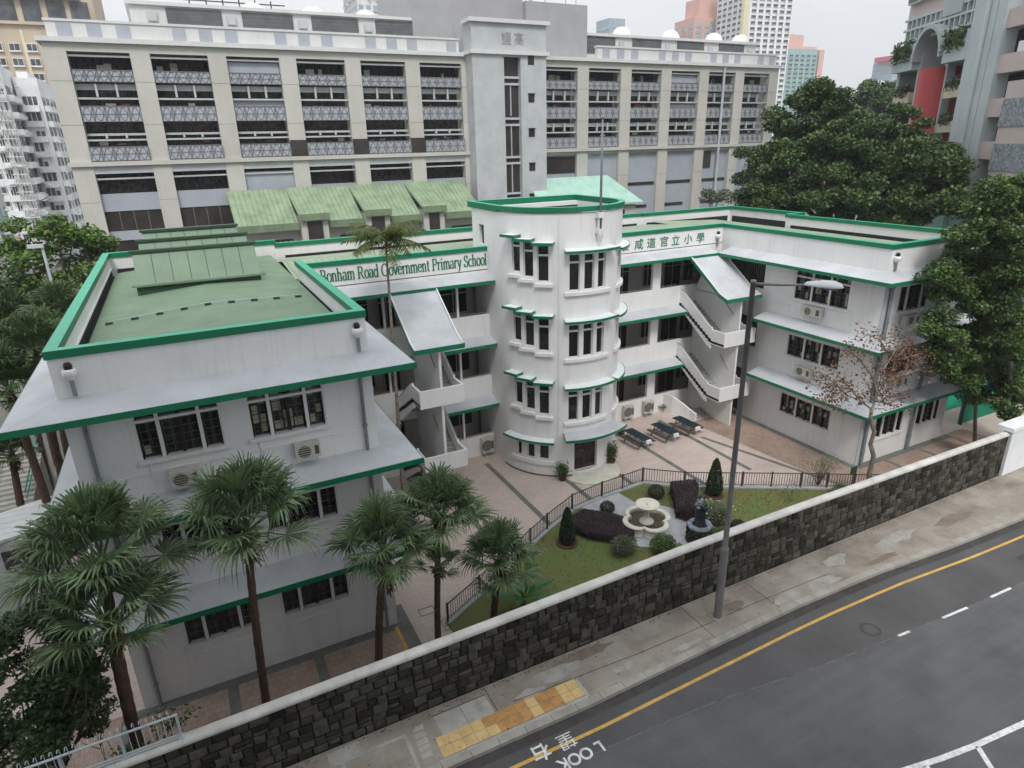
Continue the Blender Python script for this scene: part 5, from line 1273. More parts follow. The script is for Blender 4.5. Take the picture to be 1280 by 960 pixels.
# stepped columns
mb=MB(); RB(mb,sC,sC+1.8,-5,.6,-.05,85); RB(mb,sC+1.9,sD-1.0,-5,.2,-.05,85); mb.build('blue_column',M['rb_blue'],rb)
# upper floors
mb=MB(); RB(mb,0,sC,-5,-.2,zu+3.6,85); mb.build('upper_wall',M['rb_pink'],rb)
mb=MB(); 
for k in range(14): RB(mb,.6+(sC-1)*k/14,.6+(sC-1)*k/14+.18,-1,.1,zu+1.4,zu+3.4)
for z in (zu+1.3,zu+2.4,zu+3.4): RB(mb,.0,sC,-1,.12,z,z+.22)
mb.build('breeze_block_screen',M['rb_blue'],rb)
for z in (zu+5.0,zu+8.2,zu+11.4,zu+14.6):
    for s0,s1 in ((.5,3.0),(3.3,7.0),(sC-5.2,sC-3),(sC-2.6,sC-.8)):
        mb=MB(); RB(mb,s0,s1,-.18,.35,z,z+2.0); w=mb.build('window',M['tw_frame'],rb); mb=MB(); RB(mb,s0+.15,s1-.15,.36,.4,z+.15,z+1.85); mb.build('pane',M['tw_glass'],w)
    mb=MB(); RB(mb,7.6,11,-.5,.2,z-2.3,z+2.8); mb.build('recess',M['rb_grey'],rb)
mb=MB(); RB(mb,sA+4,sA+6,.1,.9,zu+5.6,zu+6.6); mb.build('red_planter',M['rb_red'],rb)
plants=[]
# planter beam with creepers
for s0,s1 in ((-.2,sA),(sR1+.6,sC)):
    mb=MB(); RB(mb,s0,s1,-2,.7,zu-1.7,zu+.9); mb.build('planter_beam',M['rb_blue'],rb); plants.append((s0+.3,s1-.3,.75,zu+.2,1.3,-1.2,.9))
    for k in range(6):
        z=zu-4.9-3.15*k
        mb=MB(); RB(mb,s0+.7,s1-.4,-3,.3,z,z+1.05); p=mb.build('balcony_planter',M['rb_cream'],rb)
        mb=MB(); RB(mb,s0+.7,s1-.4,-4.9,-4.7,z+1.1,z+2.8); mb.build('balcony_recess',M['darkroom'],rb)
        plants.append((s0+.9,s1-.6,.0,z+1.05,.9,-.5,1.1))
# red half round shaft with arched hood
rc=np.array(C0)+uu*((sA+sR1)/2+.3); rr_=(sR1-sA)/2-.1
ang=math.atan2(nnr[1],nnr[0])
mb=MB(); mb.lathe((rc[0]-nnr[0]*rr_*.5+uu[0]*.5,rc[1]-nnr[1]*rr_*.5+uu[1]*.5,0),[(rr_,-.05),(rr_,zu-1.9),(0,zu-1.9)],20,ang-math.pi/2,ang+math.pi/2); mb.build('red_shaft',M['rb_red'],rb,True)
mb=MB()
vs=[]
for k in range(13):
    a=math.pi*k/12
    for b_ in (-5,1.0):
        for q in (rr_+.35,rr_): p=rc+uu*(-q*math.cos(a))+nnr*b_; vs.append((p[0],p[1],zu-1.0+ q*math.sin(a)*1.15))
fs=[]
for k in range(12):
    b=4*k; fs+=[(b,b+4,b+6,b+2),(b+1,b+3,b+7,b+5),(b+2,b+6,b+7,b+3),(b,b+1,b+5,b+4)]
mb.add(vs,fs)
mb.build('arched_hood',M['rb_grey'],rb)
# car park openings
for k in range(8):
    z=FP(1262,28)[1]-3.55*k+2
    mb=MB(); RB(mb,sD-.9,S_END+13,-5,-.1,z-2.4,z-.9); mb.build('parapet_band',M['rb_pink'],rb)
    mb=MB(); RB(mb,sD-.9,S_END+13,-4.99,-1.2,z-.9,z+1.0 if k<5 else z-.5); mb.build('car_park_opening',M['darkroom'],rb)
    mb=MB(); RB(mb,sE-.5,sE+.7,-1.0,-.12,z-.9,z-.1); mb.build('bollard',M['white'],rb)
mb=MB(); RB(mb,sD-.95,sD+.3,-5,.15,-.05,85); mb.build('building_pier',M['rb_blue'],rb)
s5=FP(1268,180)[0]
for k in range(6):
    z=FP(1262,180)[1]+3.6-3.55*k
    mb=MB(); RB(mb,s5-1.5,S_END+13,0.0,.8,z-2.2,z); mb.build('mosaic_panel',M['rb_mosaic'],rb)
    mb=MB(); RB(mb,s5-1.5,S_END+13,0.0,.7,z,z+1.35); mb.build('pink_band',M['rb_pink'],rb)
# ------------------------------------------------------------------ plants
def leafmesh(P,size,asp=.5,up=.35,curve=True):
    """P (n,3) leaf centres, size (n,) lengths -> verts, faces as folded rhombi"""
    n=len(P); th=rng.uniform(0,2*math.pi,n); ph=rng.normal(0,.55,n)
    d=np.stack([np.cos(th)*np.cos(ph),np.sin(th)*np.cos(ph),np.sin(ph)-.15],1); d/=np.linalg.norm(d,axis=1)[:,None]
    nrm=rng.normal(0,1,(n,3)); nrm[:,2]=np.abs(nrm[:,2])+up*2
    s=np.cross(d,nrm); s/=np.linalg.norm(s,axis=1)[:,None]
    L=size[:,None]
    a=P-d*L*.5; b=P+s*L*asp*.5; c=P+d*L*.5; e=P-s*L*asp*.5
    V=np.stack([a,b,c,e],1).reshape(-1,3); F=np.arange(4*n).reshape(-1,4)
    return V,F
def npmesh(name,V,F,m,parent=None,kind=None):
    me=bpy.data.meshes.new(name); me.vertices.add(len(V)); me.vertices.foreach_set('co',np.asarray(V,np.float32).ravel())
    F=np.asarray(F,np.int32); k=F.shape[1]; me.loops.add(F.size); me.loops.foreach_set('vertex_index',F.ravel())
    me.polygons.add(len(F)); me.polygons.foreach_set('loop_start',np.arange(0,F.size,k,dtype=np.int32)); 
    try: me.polygons.foreach_set('loop_total',np.full(len(F),k,np.int32))
    except Exception: pass
    me.update(calc_edges=True); me.materials.append(m)
    o=bpy.data.objects.new(name,me); scene.collection.objects.link(o)
    if parent is not None: o.parent=parent; me.transform(wmat(parent).inverted())
    return o
def clump(c,r,n,shell=.55):
    v=rng.normal(0,1,(n,3)); v/=np.linalg.norm(v,axis=1)[:,None]; q=rng.uniform(shell**3,1,n)**(1/3)
    q*=rng.normal(1,.08,n)
    return np.array(c)+v*q[:,None]*np.array(r)
def crownpts(clumps,per,shell=.5):
    return np.concatenate([clump(c,r,int(per*(r[0]*r[1]*r[2])**(2/3)),shell) for c,r in clumps])
def subclumps(c,R_,n,r0,r1,flat=.7,zmin=-.5):
    out=[]
    while len(out)<n:
        v=rng.normal(0,1,3); v/=np.linalg.norm(v)
        if v[2]<zmin: continue
        q=rng.uniform(.55,1.0); r=rng.uniform(r0,r1)
        out.append((np.array(c)+v*q*np.array(R_),(r,r,r*flat)))
    return out
def tree(name,label,cat,base,top,clumps,per,size,leafm,barkm,tr=.25,limbs=8,group=None,shell=.5,asp=.5,lean=(0,0),zlo=None):
    t=thing(name,label,cat,base,group)
    b=np.array(base,float); tp=np.array(top,float)
    mb=MB(); path=[b,b*.65+tp*.35+[random.uniform(-.1,.1),random.uniform(-.1,.1),0],b*.3+tp*.7+[random.uniform(-.15,.15),random.uniform(-.15,.15),0],tp]
    mb.tube(path,[tr,tr*.75,tr*.55,tr*.35],8)
    idx=rng.permutation(len(clumps))[:limbs]
    for i in idx:
        c=np.array(clumps[i][0]); s=b*.25+tp*.75 if random.random()<.5 else b*.5+tp*.5
        if c[2]<s[2]+.2: s=b*.45+tp*.55
        if c[2]<s[2]: continue
        m_=(s+c)/2+rng.normal(0,.12*np.linalg.norm(c-s)*.5,3); mb.tube([s,m_,c],[tr*.4,tr*.25,tr*.10],6)
    mb.build('trunk',barkm,t,True)
    P=crownpts(clumps,per,shell); V,F=leafmesh(P,rng.uniform(size*.6,size*1.3,len(P)),asp); npmesh('crown',V,F,leafm,t)
    return t
# fan palm
def fanfrond(mb,o,az,el,Lp,Rf,n=30,droop=.35,spread=2.35,stalk=None):
    d=np.array([math.cos(az)*math.cos(el),math.sin(az)*math.cos(el),math.sin(el)])
    side=np.array([-math.sin(az),math.cos(az),0]); o=np.array(o,float)
    sag=np.array([0,0,-1.])
    p1=o+d*Lp*.5+sag*.02*Lp; p2=o+d*Lp+sag*.12*Lp*math.cos(el)
    (stalk or mb).tube([o,p1,p2],[.03,.022,.018],4,False)
    tilt=el-random.uniform(-.05,.40)*(1 if el<1.0 else .5)
    fd=np.array([math.cos(az)*math.cos(tilt),math.sin(az)*math.cos(tilt),math.sin(tilt)])
    up=np.cross(fd,side); up=up if up[2]>0 else -up
    side=side*math.cos(0.0)+up*random.uniform(-.25,.25); side/=np.linalg.norm(side)
    da=2*spread/n
    for i in range(n):
        a=-spread+da*(i+.5); r=Rf*(.78+.22*math.cos(a*.6))*random.uniform(.92,1.05)
        a+=random.gauss(0,.018); r*=random.choice([1,1,1,1,.93,.86]); bd=fd*math.cos(a)+side*math.sin(a); cup=.18*abs(math.sin(a))+random.gauss(0,.03)
        bd=bd+up*cup; bd/=np.linalg.norm(bd)
        w=np.cross(bd,up); w/=np.linalg.norm(w)
        rm=r*.52; hw=rm*math.tan(da/2)*1.02
        q0=p2; qm=p2+bd*rm; kk=random.uniform(.5,1.6); qe=p2+bd*r*.80+sag*droop*r*.26*kk; qt=p2+bd*r*.93+sag*droop*r*.75*kk
        f=up*hw*.55
        mb.add([q0,qm-w*hw,qm+f,qm+w*hw,qe-w*hw*.42,qe+w*hw*.42,qt],[(0,2,1),(0,3,2),(1,2,5,4) if False else (1,2,4),(2,5,4),(2,3,5),(4,5,6)])
def fanpalm(label,base,crown,Rc,nf=34,mt=None,tr=.16,group='fan palms between the school and the stone wall',husk=.9,name='fan_palm',nb=30,Lp=None):
    t=thing(name,label,'palm tree',base,group)
    b=np.array(base,float); c=np.array(crown,float); mb=MB()
    N_=30; path=[];rad=[]
    for k in range(N_+1):
        q=k/N_; p=b+(c-b)*q; p[:2]=b[:2]+(c[:2]-b[:2])*(q**1.6); path.append(p); rad.append(tr*(1.15-.25*q)*(1+.09*(k%2)))
    mb.tube(path,rad,10); mb.build('trunk',M['palmbark'],t,True)
    if husk:
        mb=MB()
        for k in range(110):
            a=random.uniform(0,6.28); z=random.uniform(-husk,-.05); r=tr*1.0; o=c+np.array([math.cos(a)*r,math.sin(a)*r,z]); d=np.array([math.cos(a),math.sin(a),0]); l=random.uniform(.2,.42)
            s_=np.array([-math.sin(a),math.cos(a),0])*.05; e=o+d*random.uniform(.08,.26)+np.array([0,0,random.uniform(-.9,.5)*l])
            mb.add([o-s_,o+s_,e+s_*.5,e-s_*.5],[(0,1,2,3)])
        mb.build('husk_skirt',M['husk'],t)
    mb=MB(); Lp=Lp or Rc*.58; Rf=Rc*.56
    for k in range(nf):
        q=(k+.5)/nf; el=R(88)-q**.9*R(76)+random.uniform(-.15,.15); az=k*2.39996+random.uniform(-.45,.45)
        fanfrond(mb,c+np.array([0,0,.1-.25*q]),az,el,Lp*random.uniform(.8,1.15),Rf*random.uniform(.85,1.1),nb,droop=random.uniform(.2,.6),spread=random.uniform(1.9,2.4))
    mb.build('crown',mt or M['palm'],t)
    return t
def PB(u,v,y): return GY(u,v,y)
def palm_at(label,cu,cv,tu,tv,y,Rc,nf=34,yc=None,**k):
    c=GY(cu,cv,yc or y); b=GY(tu,tv,y); d=c-b; s=b[2]/max(.1,d[2]); base=b-d*min(s,1.2)*np.array([.6,.6,1]); base[2]=0
    return fanpalm(label,base,c,Rc,nf,**k)
palm_at('fan palm with green crown in front of the left wing, second from left',308,662,333,872,19.6,2.5,28,husk=1.1,tr=.13)
palm_at('fan palm with shaggy brown husk right of the left wing windows',480,692,475,820,19.9,2.2,30,husk=1.5,tr=.135)
palm_at('tall thin fan palm with the highest crown beside the staircase',549,650,548,795,20.8,2.3,28,husk=.4,tr=.115)
palm_at('smallest fan palm standing at the lawn edge beside the banana plant',624,706,618,768,20.6,2.0,26,husk=.9,tr=.14)
palm_at('leaning thick fan palm with the largest crown at the far left',137,784,160,885,18.4,2.4,26,husk=.7,tr=.17)
palm_at('low leafy fan palm behind the leaning one, crown near the left wing corner',128,702,165,890,19.9,2.6,28,husk=.3,tr=.14)
palm_at('small fan palm with a low drooping crown between two taller palms',548,708,548,795,20.2,1.15,12,husk=.2,tr=.10)
# feather palm
def featherpalm(label,base,crown,L_,nf,mt,tr=.11,name='feather_palm',cat='palm tree',drop=1.0,nl=34,wl=.5):
    t=thing(name,label,cat,base)
    b=np.array(base,float);c=np.array(crown,float); mb=MB(); path=[b+(c-b)*q for q in np.linspace(0,1,9)]
    mb.tube(path,[tr*(1.3-.75*q) for q in np.linspace(0,1,9)],8); mb.build('trunk',M['palebark'],t,True)
    mb=MB()
    for k in range(nf):
        az=k*2.39996; el=R(75)-R(75)*(k/nf); d=np.array([math.cos(az),math.sin(az),0]); pts=[]
        for i in range(9):
            q=i/8; pts.append(c+d*L_*q*math.cos(el*(1-q*.6))+np.array([0,0,L_*(math.sin(el)*q-drop*.55*q*q)]))
        mb.tube(pts,[.025*(1-.8*i/8) for i in range(9)],4,False)
        for i in range(nl):
            q=.12+.88*i/nl; j=min(int(q*8),7); f=q*8-j; p=pts[j]*(1-f)+pts[j+1]*f; tg=pts[j+1]-pts[j]; tg/=np.linalg.norm(tg)
            s_=np.cross(tg,[0,0,1]); s_/=np.linalg.norm(s_)+1e-6
            for sg in (-1,1):
                l=wl*L_*.55*math.sin(math.pi*min(q+.1,1)*.9)+.1; e=p+s_*sg*l*.85+tg*l*.45+np.array([0,0,-l*random.uniform(.3,.8)*drop]); w_=tg*.03
                m_=(p+e)/2+np.array([0,0,l*.12]); mb.add([p-w_,p+w_,m_+w_,m_-w_,e],[(0,1,2,3),(3,2,4)])
    mb.build('crown',mt,t); return t
Yp=33.0
b=GY(491,515,Yp); c=GY(482,302,Yp); base=np.array([b[0]+.15,Yp,0]); featherpalm('slender feather palm rising above the roof in front of the English sign',base,c,2.3,17,M['slim'],tr=.10)
# big banyan and neighbours
def GD(u,v,D): d=ray(u,v); return d*(D/math.hypot(d[0],d[1]))+O3
C1=GD(1070,205,75); bx=np.array([C1[0],C1[1],0])
cl=[]
for (u,v,y,rw,rh) in ((1000,140,66,4.2,3.2),(1025,125,64,3.8,3.2),(1060,150,64,5,3.6),(1110,150,64,4.6,3.0),(1150,175,63,4.3,3.0),(1175,200,62,3.2,2.8),(960,190,64,4,3.2),(945,220,64,3.2,3),(1000,200,61,5,3.6),(1060,200,60,5.5,4),(1110,210,60,5,3.6),(1150,230,60,4.2,3.2),(1010,240,60,4.5,3.4),(1070,250,59,5,3.6),(1120,255,59,4.5,3.2),(960,235,60,3.4,3),(1015,108,66,1.7,2.0),(1035,120,66,2,1.6),(1180,235,60,3,2.6),(1035,185,60,4.5,3.4),(1085,185,59,4.5,3.2),(1030,225,58,4,3),(980,255,58,3.6,2.6),(1095,235,57,4,3),(1140,195,59,4,3),(1055,160,60,4,3),(1010,165,62,4,3)):
    v=v+10+max(0,(150-v))*.25; c=GD(u,v,72+(y-60)*.9); rw*=.80; rh*=.78;  cl+=subclumps(c,(rw,rw*.8,rh),11,.85,1.55,.6,-.6)
tree('banyan_tree','huge dark green spreading tree behind the right wing roof','tree',bx,(C1[0],C1[1],C1[2]+1),cl,430,.36,M['banyan'],M['bark'],.9,26,shell=.35,asp=.6)
c=GY(1100,125,95); tree('broadleaf_tree','dark tree behind the huge spreading tree, left of the red rounded shaft','tree',(c[0],95,0),(c[0],95,c[2]),subclumps(c,(5,4,3.6),22,1.4,2.4,.7)+subclumps(GY(1085,150,95),(5,4,3.6),14,1.4,2.4,.7),150,.7,M['banyan'],M['bark'],.5,8)
c=GY(893,248,66); tree('broadleaf_tree','small grey green tree in front of the beige building pillars','tree',(c[0],66,0),(c[0],66,c[2]-1),subclumps(c,(2.3,1.8,1.2),14,.5,1.0,.7),260,.35,M['olive'],M['bark'],.2,5)
c=GY(945,262,64); tree('broadleaf_tree','dark low tree just behind the bend of the right wing roof','tree',(c[0],64,0),(c[0],64,c[2]-1),subclumps(c,(3.2,2.2,1.8),16,.7,1.2,.7),220,.4,M['banyan'],M['bark'],.2,5)
# left: bright tree, dark mass and fan palms beyond the left wing
c=GY(65,345,62); cl=[]
for (u,v,w_) in ((60,308,3.0),(35,330,2.6),(85,320,3.0),(105,345,2.8),(55,355,3.6),(90,375,3.2),(25,370,2.6),(110,310,2.0),(62,285,1.3)): cl+=subclumps(GY(u,v,60),(w_,w_,w_*.7),8,.6,1.2,.6,-.6)
tree('broadleaf_tree','bright green tree left of the left wing roof, in front of white apartment blocks','tree',(c[0],60,0),(c[0],60,c[2]),cl,230,.42,M['leafbright'],M['bark'],.35,14,shell=.2)
c=GY(20,400,50); tree('broadleaf_tree','dark tree at the left edge under the bright green one','tree',(c[0],50,0),(c[0],50,c[2]),subclumps(c,(4,3,3.4),22,.9,1.6,.7),200,.45,M['banyan'],M['bark'],.3,6)
lab=['fan palm with grey green crown beside the green roof edge, nearest the left eave','fan palm at the left edge with trunk crossing under the left eave','fan palm at left with red brown husk above the white shed','fan palm with pale crown below the bright tree','fan palm behind, half hidden by the left eave corner','short fan palm beside the teal stair rail']
for l_,(cu,cv,tu,tv,y,Rc) in zip(lab,((45,445,75,620,37,2.3),(12,490,48,610,35,2.3),(75,400,80,520,42,2.2),(25,410,30,520,45,2.4),(60,430,72,560,40,2.0),(15,568,20,640,40,1.5))):
    c=GY(cu,cv,y); b=GY(tu,tv,y); fanpalm(l_,(float(b[0])+.2,y,0),c,Rc,24,M['palmdk'],.17,'fan palms beyond the left wing',.9,nb=20)
# right: two leafy street trees, the russet tree, shrubs
def rtree(label,bu,y,cls,tr,per,size,mt,bv=560):
    b=GY(bu,bv,y); bb_=(float(b[0]),y,0); cl=[]
    for (u,v,w_,n_) in cls: cl+=subclumps(GY(u,v,y+random.uniform(-1.2,1.2)),(w_*1.2,w_*1.2,w_*.9),int(n_*1.3),.42,.85,.6,-.8)
    tp=GY(cls[0][0],cls[0][1],y); tree('street_tree',label,'tree',bb_,tp,cl,per,size,mt,M['palebark'],tr,20,shell=.15,asp=.6)
rtree('slim leafy green street tree left of the green court',1217,21.5,((1225,290,1.0,8),(1205,330,1.1,9),(1235,330,1.2,10),(1190,370,.9,7),(1230,380,1.3,10),(1180,410,.9,7),(1215,430,1.3,10),(1170,430,.6,4),(1200,470,1.1,9),(1235,460,1.3,10),(1225,500,.8,6),(1245,260,1.0,8),(1200,440,1.0,8),(1185,455,.7,6),(1240,420,1.1,8),(1215,360,1.1,8),(1180,345,.7,6),(1250,480,.9,8),(1205,300,.8,6)),.13,1100,.21,M['leaf'])
rtree('leafy green tree with twin trunk at the right edge behind the white wall',1262,20.2,((1270,260,1.2,10),(1262,300,1.2,10),(1275,340,1.3,10),(1265,390,1.3,10),(1275,430,1.2,10),(1262,470,1.1,8),(1272,500,1.0,7),(1250,515,.6,4),(1240,245,.9,8),(1225,255,.6,4),(1250,330,1.1,9),(1250,420,1.1,9),(1245,370,1.0,8),(1255,460,1.0,8),(1270,235,.9,8)),.17,1100,.21,M['leaf'],545)
# russet half bare tree with crooked trunk
rb_=GY(1085,612,20.6); t=thing('russet_tree','crooked half bare tree with russet leaves at the near corner of the right wing','tree',(rb_[0],20.6,0))
mb=MB(); Yt=20.6
tp=[(float(rb_[0]),Yt,0)]+[tuple(GY(u,v,Yt)) for u,v in ((1087,590),(1092,570),(1088,555),(1093,540),(1088,522),(1090,510))]
mb.tube(tp,[.16,.14,.13,.12,.12,.10,.10],8)
ends=[]
brs=[[(1090,515),(1096,490),(1104,462),(1108,440)],[(1090,510),(1098,492),(1110,470),(1120,450),(1135,430)],[(1090,512),(1075,500),(1060,495),(1040,500),(1028,502)],[(1075,500),(1060,482),(1048,470)],[(1096,490),(1090,470),(1075,450),(1062,438)],[(1104,462),(1118,440),(1125,425)],[(1100,480),(1125,470),(1148,462)],[(1060,495),(1045,480),(1030,470)],[(1108,440),(1100,425),(1085,418)],[(1120,450),(1140,445),(1158,440)],[(1092,500),(1110,505),(1125,498)]]
for br in brs:
    off=0; pts=[]
    dy=random.uniform(-1.4,1.4)
    for i,(u,v) in enumerate(br): pts.append(tuple(GY(u,v,Yt+dy*i/len(br))))
    mb.tube(pts,[.055*(1-.75*i/len(pts)) for i in range(len(pts))],5,False)
    for i in range(1,len(pts)):
        ends+=[pts[i]]
        for k in range(3):
            e=np.array(pts[i])+rng.normal(0,.35,3); mb.tube([pts[i],tuple(e)],[.014,.006],4,False); ends.append(tuple(e))
mb.build('trunk',M['palebark'],t,True)
P=np.concatenate([np.array(e)+rng.normal(0,.27,(24,3)) for e in ends]); V,F=leafmesh(P,rng.uniform(.09,.22,len(P)),.65); npmesh('crown',V,F,M['redleaf'],t)
# dark leafy mass at the lower left
cl=[]
for (u,v,w_) in ((20,780,1.1),(60,800,1.0),(30,830,1.3),(75,850,1.1),(20,880,1.3),(80,900,.9),(110,880,.6),(50,920,1.1),(10,930,1.1),(100,830,.6)): cl+=subclumps(GY(u,v,17.9+random.uniform(-.3,.9)),(w_,w_*.9,w_*.75),8,.28,.55,.7,-.8)
c=GY(40,850,18.3); tree('garden_tree','dense dark green tree at the lower left behind the wall railing','tree',(c[0],18.4,0),c,cl,1500,.17,M['bushdk'],M['bark'],.12,12,shell=.1)
cl=[]
for (u,v,w_) in ((112,880,.5),(130,875,.4),(95,905,.5)): cl+=subclumps(GY(u,v,17.6),(w_,w_,w_*.7),6,.16,.3,.7,-.8)
c=GY(110,890,17.6); tree('garden_shrub','lighter olive shrub beside the dark tree, behind the wall railing','shrub',(c[0],17.6,0),c,cl,500,.07,M['olive'],M['bark'],.03,8,shell=.2,asp=.35)
cl=subclumps(GY(195,915,17.2),(1.0,.5,.6),12,.2,.4,.7,-.8); c=GY(195,915,17.2); tree('garden_shrub','low green shrub under the railing end post','shrub',(c[0],17.2,0),c,cl,380,.13,M['bushdk'],M['bark'],.03,4,shell=.2)
# garden shrubs
def shrub(name,label,cat,c,r,n,size,m,shape='ball',group=None,trunk=.03):
    t=thing(name,label,cat,(c[0],c[1],.06),group)
    if shape=='cone':
        h=r[2]; z=rng.uniform(0,1,n)**1.35; a=rng.uniform(0,6.28,n); prof=np.interp(z,[0,.08,.25,.6,.9,1],[.55,.95,1,.72,.38,.06])
        rr2=r[0]*prof*rng.uniform(.8,1.05,n); P=np.stack([c[0]+rr2*np.cos(a),c[1]+rr2*np.sin(a),.15+z*h],1)
    else:
        v=rng.normal(0,1,(n,3)); v/=np.linalg.norm(v,axis=1)[:,None]; v*=rng.uniform(.78 if shape=='ball' else .4,1.04,n)[:,None]; P=np.array([c[0],c[1],.08+r[2]*.9])+v*np.array(r); P=P[P[:,2]>.06]
    V,F=leafmesh(P,rng.uniform(size*.6,size*1.3,len(P)),.6); npmesh('foliage',V,F,m,t)
    mb=MB(); mb.tube([(c[0],c[1],.0),(c[0],c[1],r[2])],trunk,6); mb.build('stem',M['bark'],t); return t
it=lambda u,v:G(u,v,.1)
for (u,v),l_ in (((709,678),'dark cone topiary left of the purple hedge, in a round edged bed'),((892,618),'dark cone topiary beside the purple hedge at the railing, right of the fountain')):
    c=it(u,v); t=shrub('cone_topiary',l_,'topiary',c,(.42 if u<800 else .48,.42,2.1 if u<800 else 2.35),5200,.10,M['topiary'],'cone','cone topiaries on the lawn',.06)
    mb=MB(); mb.lathe((c[0],c[1],.06),[(.50,.0),(.50,.08),(.60,.08),(.60,0)],20); mb.build('bed_edge',M['pot'],t); mb=MB(); mb.lathe((c[0],c[1],.06),[(0,.04),(.5,.04)],20); mb.build('bed_soil',M['husk'],t)
for (u,v),rr2,m,l_ in (((759,640),.42,'ball','clipped brown green ball shrub at the railing left of the fountain'),((820,621),.5,'ball','clipped brown green ball shrub behind the fountain bowl'),((922,664),.42,'purple','clipped purple ball shrub right of the lamp pole near the wall')):
    shrub('ball_shrub',l_,'shrub',it(u,v),(rr2,rr2,rr2*.85),2600,.07,M[m],'ball','clipped ball shrubs')
shrub('garden_shrub','loose variegated green shrub on the lawn below the long purple hedge','shrub',it(779,690),(.78,.6,.48),2600,.10,M['olive'],'loose')
shrub('garden_shrub','rounded bright dark green shrub in front of the fountain','shrub',it(828,688),(.72,.6,.48),3000,.10,M['leaf'],'loose')
shrub('garden_shrub','rounded green shrub right behind the statue pedestal','shrub',it(898,690),(.75,.7,.75),3400,.10,M['leaf'],'loose')
tf=shrub('flowering_shrub','pale flowering shrub right behind the statue head','shrub',it(893,655),(.8,.7,.75),2600,.11,M['olive'],'loose')
P=np.array([*it(893,655)[:2],.9])+rng.normal(0,1,(120,3))*np.array([.5,.4,.3]); V,F=leafmesh(P,rng.uniform(.06,.12,len(P)),.9); npmesh('flowers',V,F,M['flower'],tf)
# purple hedges with flat clipped tops
def hedge(label,poly,h,n):
    t=thing('purple_hedge',label,'hedge',(sum(p[0] for p in poly)/len(poly),sum(p[1] for p in poly)/len(poly),.06),'clipped purple hedges by the fountain')
    xs_=[p[0] for p in poly]; ys_=[p[1] for p in poly]; P=[]
    while len(P)<n:
        x=random.uniform(min(xs_),max(xs_)); y=random.uniform(min(ys_),max(ys_))
        if inpoly(x,y,poly): P.append((x,y,h*random.uniform(.9,1.06)))
    for a,b in zip(poly,poly[1:]+poly[:1]):
        l=math.hypot(b[0]-a[0],b[1]-a[1])
        for k in range(int(l*900)):
            q=random.random(); z=random.uniform(.08,h); o=random.gauss(0,.04); P.append((a[0]+(b[0]-a[0])*q+o,a[1]+(b[1]-a[1])*q+o,z))
    P=np.array(P); V,F=leafmesh(P,rng.uniform(.04,.09,len(P)),.6); npmesh('foliage',V,F,M['purple'],t)
    mb=MB(); mb.prism([((x-np.mean(xs_))*.93+np.mean(xs_),(y-np.mean(ys_))*.93+np.mean(ys_)) for x,y in poly],.05,h*.9); mb.build('inner_twigs',M['husk'],t)
hA=[tuple(G(u,v,.55)[:2]) for u,v in ((714,645),(730,636),(760,640),(778,645),(793,666),(785,668),(765,669),(738,665),(718,657))]
hedge('long low purple hedge curving between the left cone topiary and the fountain',hA,.55,14000)
hB=[tuple(G(u,v,.8)[:2]) for u,v in ((838,603),(868,600),(873,606),(872,632),(860,638),(846,634),(842,612))]
hedge('square topped purple hedge behind the statue beside the railing',hB,.85,11000)
# banana plant
c=it(655,757); t=thing('banana_plant','banana plant with long bright leaves beside the smallest fan palm','plant',c)
mb=MB(); 
for k,(az,el,L_) in enumerate(((.6,1.05,2.3),(1.9,.9,1.9),(2.9,.7,1.7),(4.0,.9,1.6),(5.2,.8,1.9),(0.1,.65,1.8),(3.4,1.3,1.6))):
    d=np.array([math.cos(az),math.sin(az),0]); sd_=np.array([-math.sin(az),math.cos(az),0]); pl=None
    for i in range(11):
        q=i/10; p=np.array([c[0],c[1],.45])+d*L_*q*math.cos(el)*(1+.2*q)+np.array([0,0,L_*(math.sin(el)*q-.42*q*q)]); w=.02+.24*math.sin(math.pi*min(1,max(0,(q-.15)/.85)))**.7 if q>.15 else .02
        cur=(p-sd_*w+[0,0,.05],p,p+sd_*w+[0,0,.05])
        if pl is not None: mb.add([pl[0],pl[1],pl[2],cur[2],cur[1],cur[0]],[(0,1,4,5),(1,2,3,4)])
        pl=cur
mb.build('leaves',M['banana'],t); mb=MB(); mb.tube([(c[0],c[1],0),(c[0],c[1],.8)],[.14,.07],8); mb.build('stem',M['leafbright'],t)
# wispy shrub by the railing, right, and grass clump
c=it(1022,607); t=thing('wispy_shrub','wispy grey green shrub with thin reddish stems against the railing','shrub',c)
mb=MB(); ends=[]
for k in range(26):
    a=random.uniform(0,6.28); e=np.array(c)+[random.gauss(0,.65),random.gauss(0,.4),random.uniform(1.0,1.9)]; mb.tube([c,(np.array(c)+e)/2+rng.normal(0,.08,3),e],[.018,.012,.006],4,False); ends.append(e)
mb.build('stem',M['bark'],t); P=np.concatenate([e+rng.normal(0,.2,(60,3)) for e in ends]); V,F=leafmesh(P,rng.uniform(.05,.11,len(P)),.4); npmesh('foliage',V,F,M['olive'],t)
def grassclump(label,c,n,h,w,m):
    t=thing('grass_clump',label,'plant',c); mb=MB()
    for k in range(n):
        a=random.uniform(0,6.28); d=np.array([math.cos(a),math.sin(a),0]); r=random.uniform(.1,w); hh=h*random.uniform(.6,1); s_=np.array([-math.sin(a),math.cos(a),0])*.018
        p0=np.array(c)+d*.06; p1=p0+d*r*.4+[0,0,hh*.7]; p2=p0+d*r+[0,0,hh*.55]; mb.add([p0-s_,p0+s_,p1+s_,p1-s_,p2],[(0,1,2,3),(3,2,4)])
    mb.build('blades',m,t)
grassclump('spiky dark green grass clump below the wispy shrub by the wall',it(1052,620),420,.95,.8,M['leaf'])
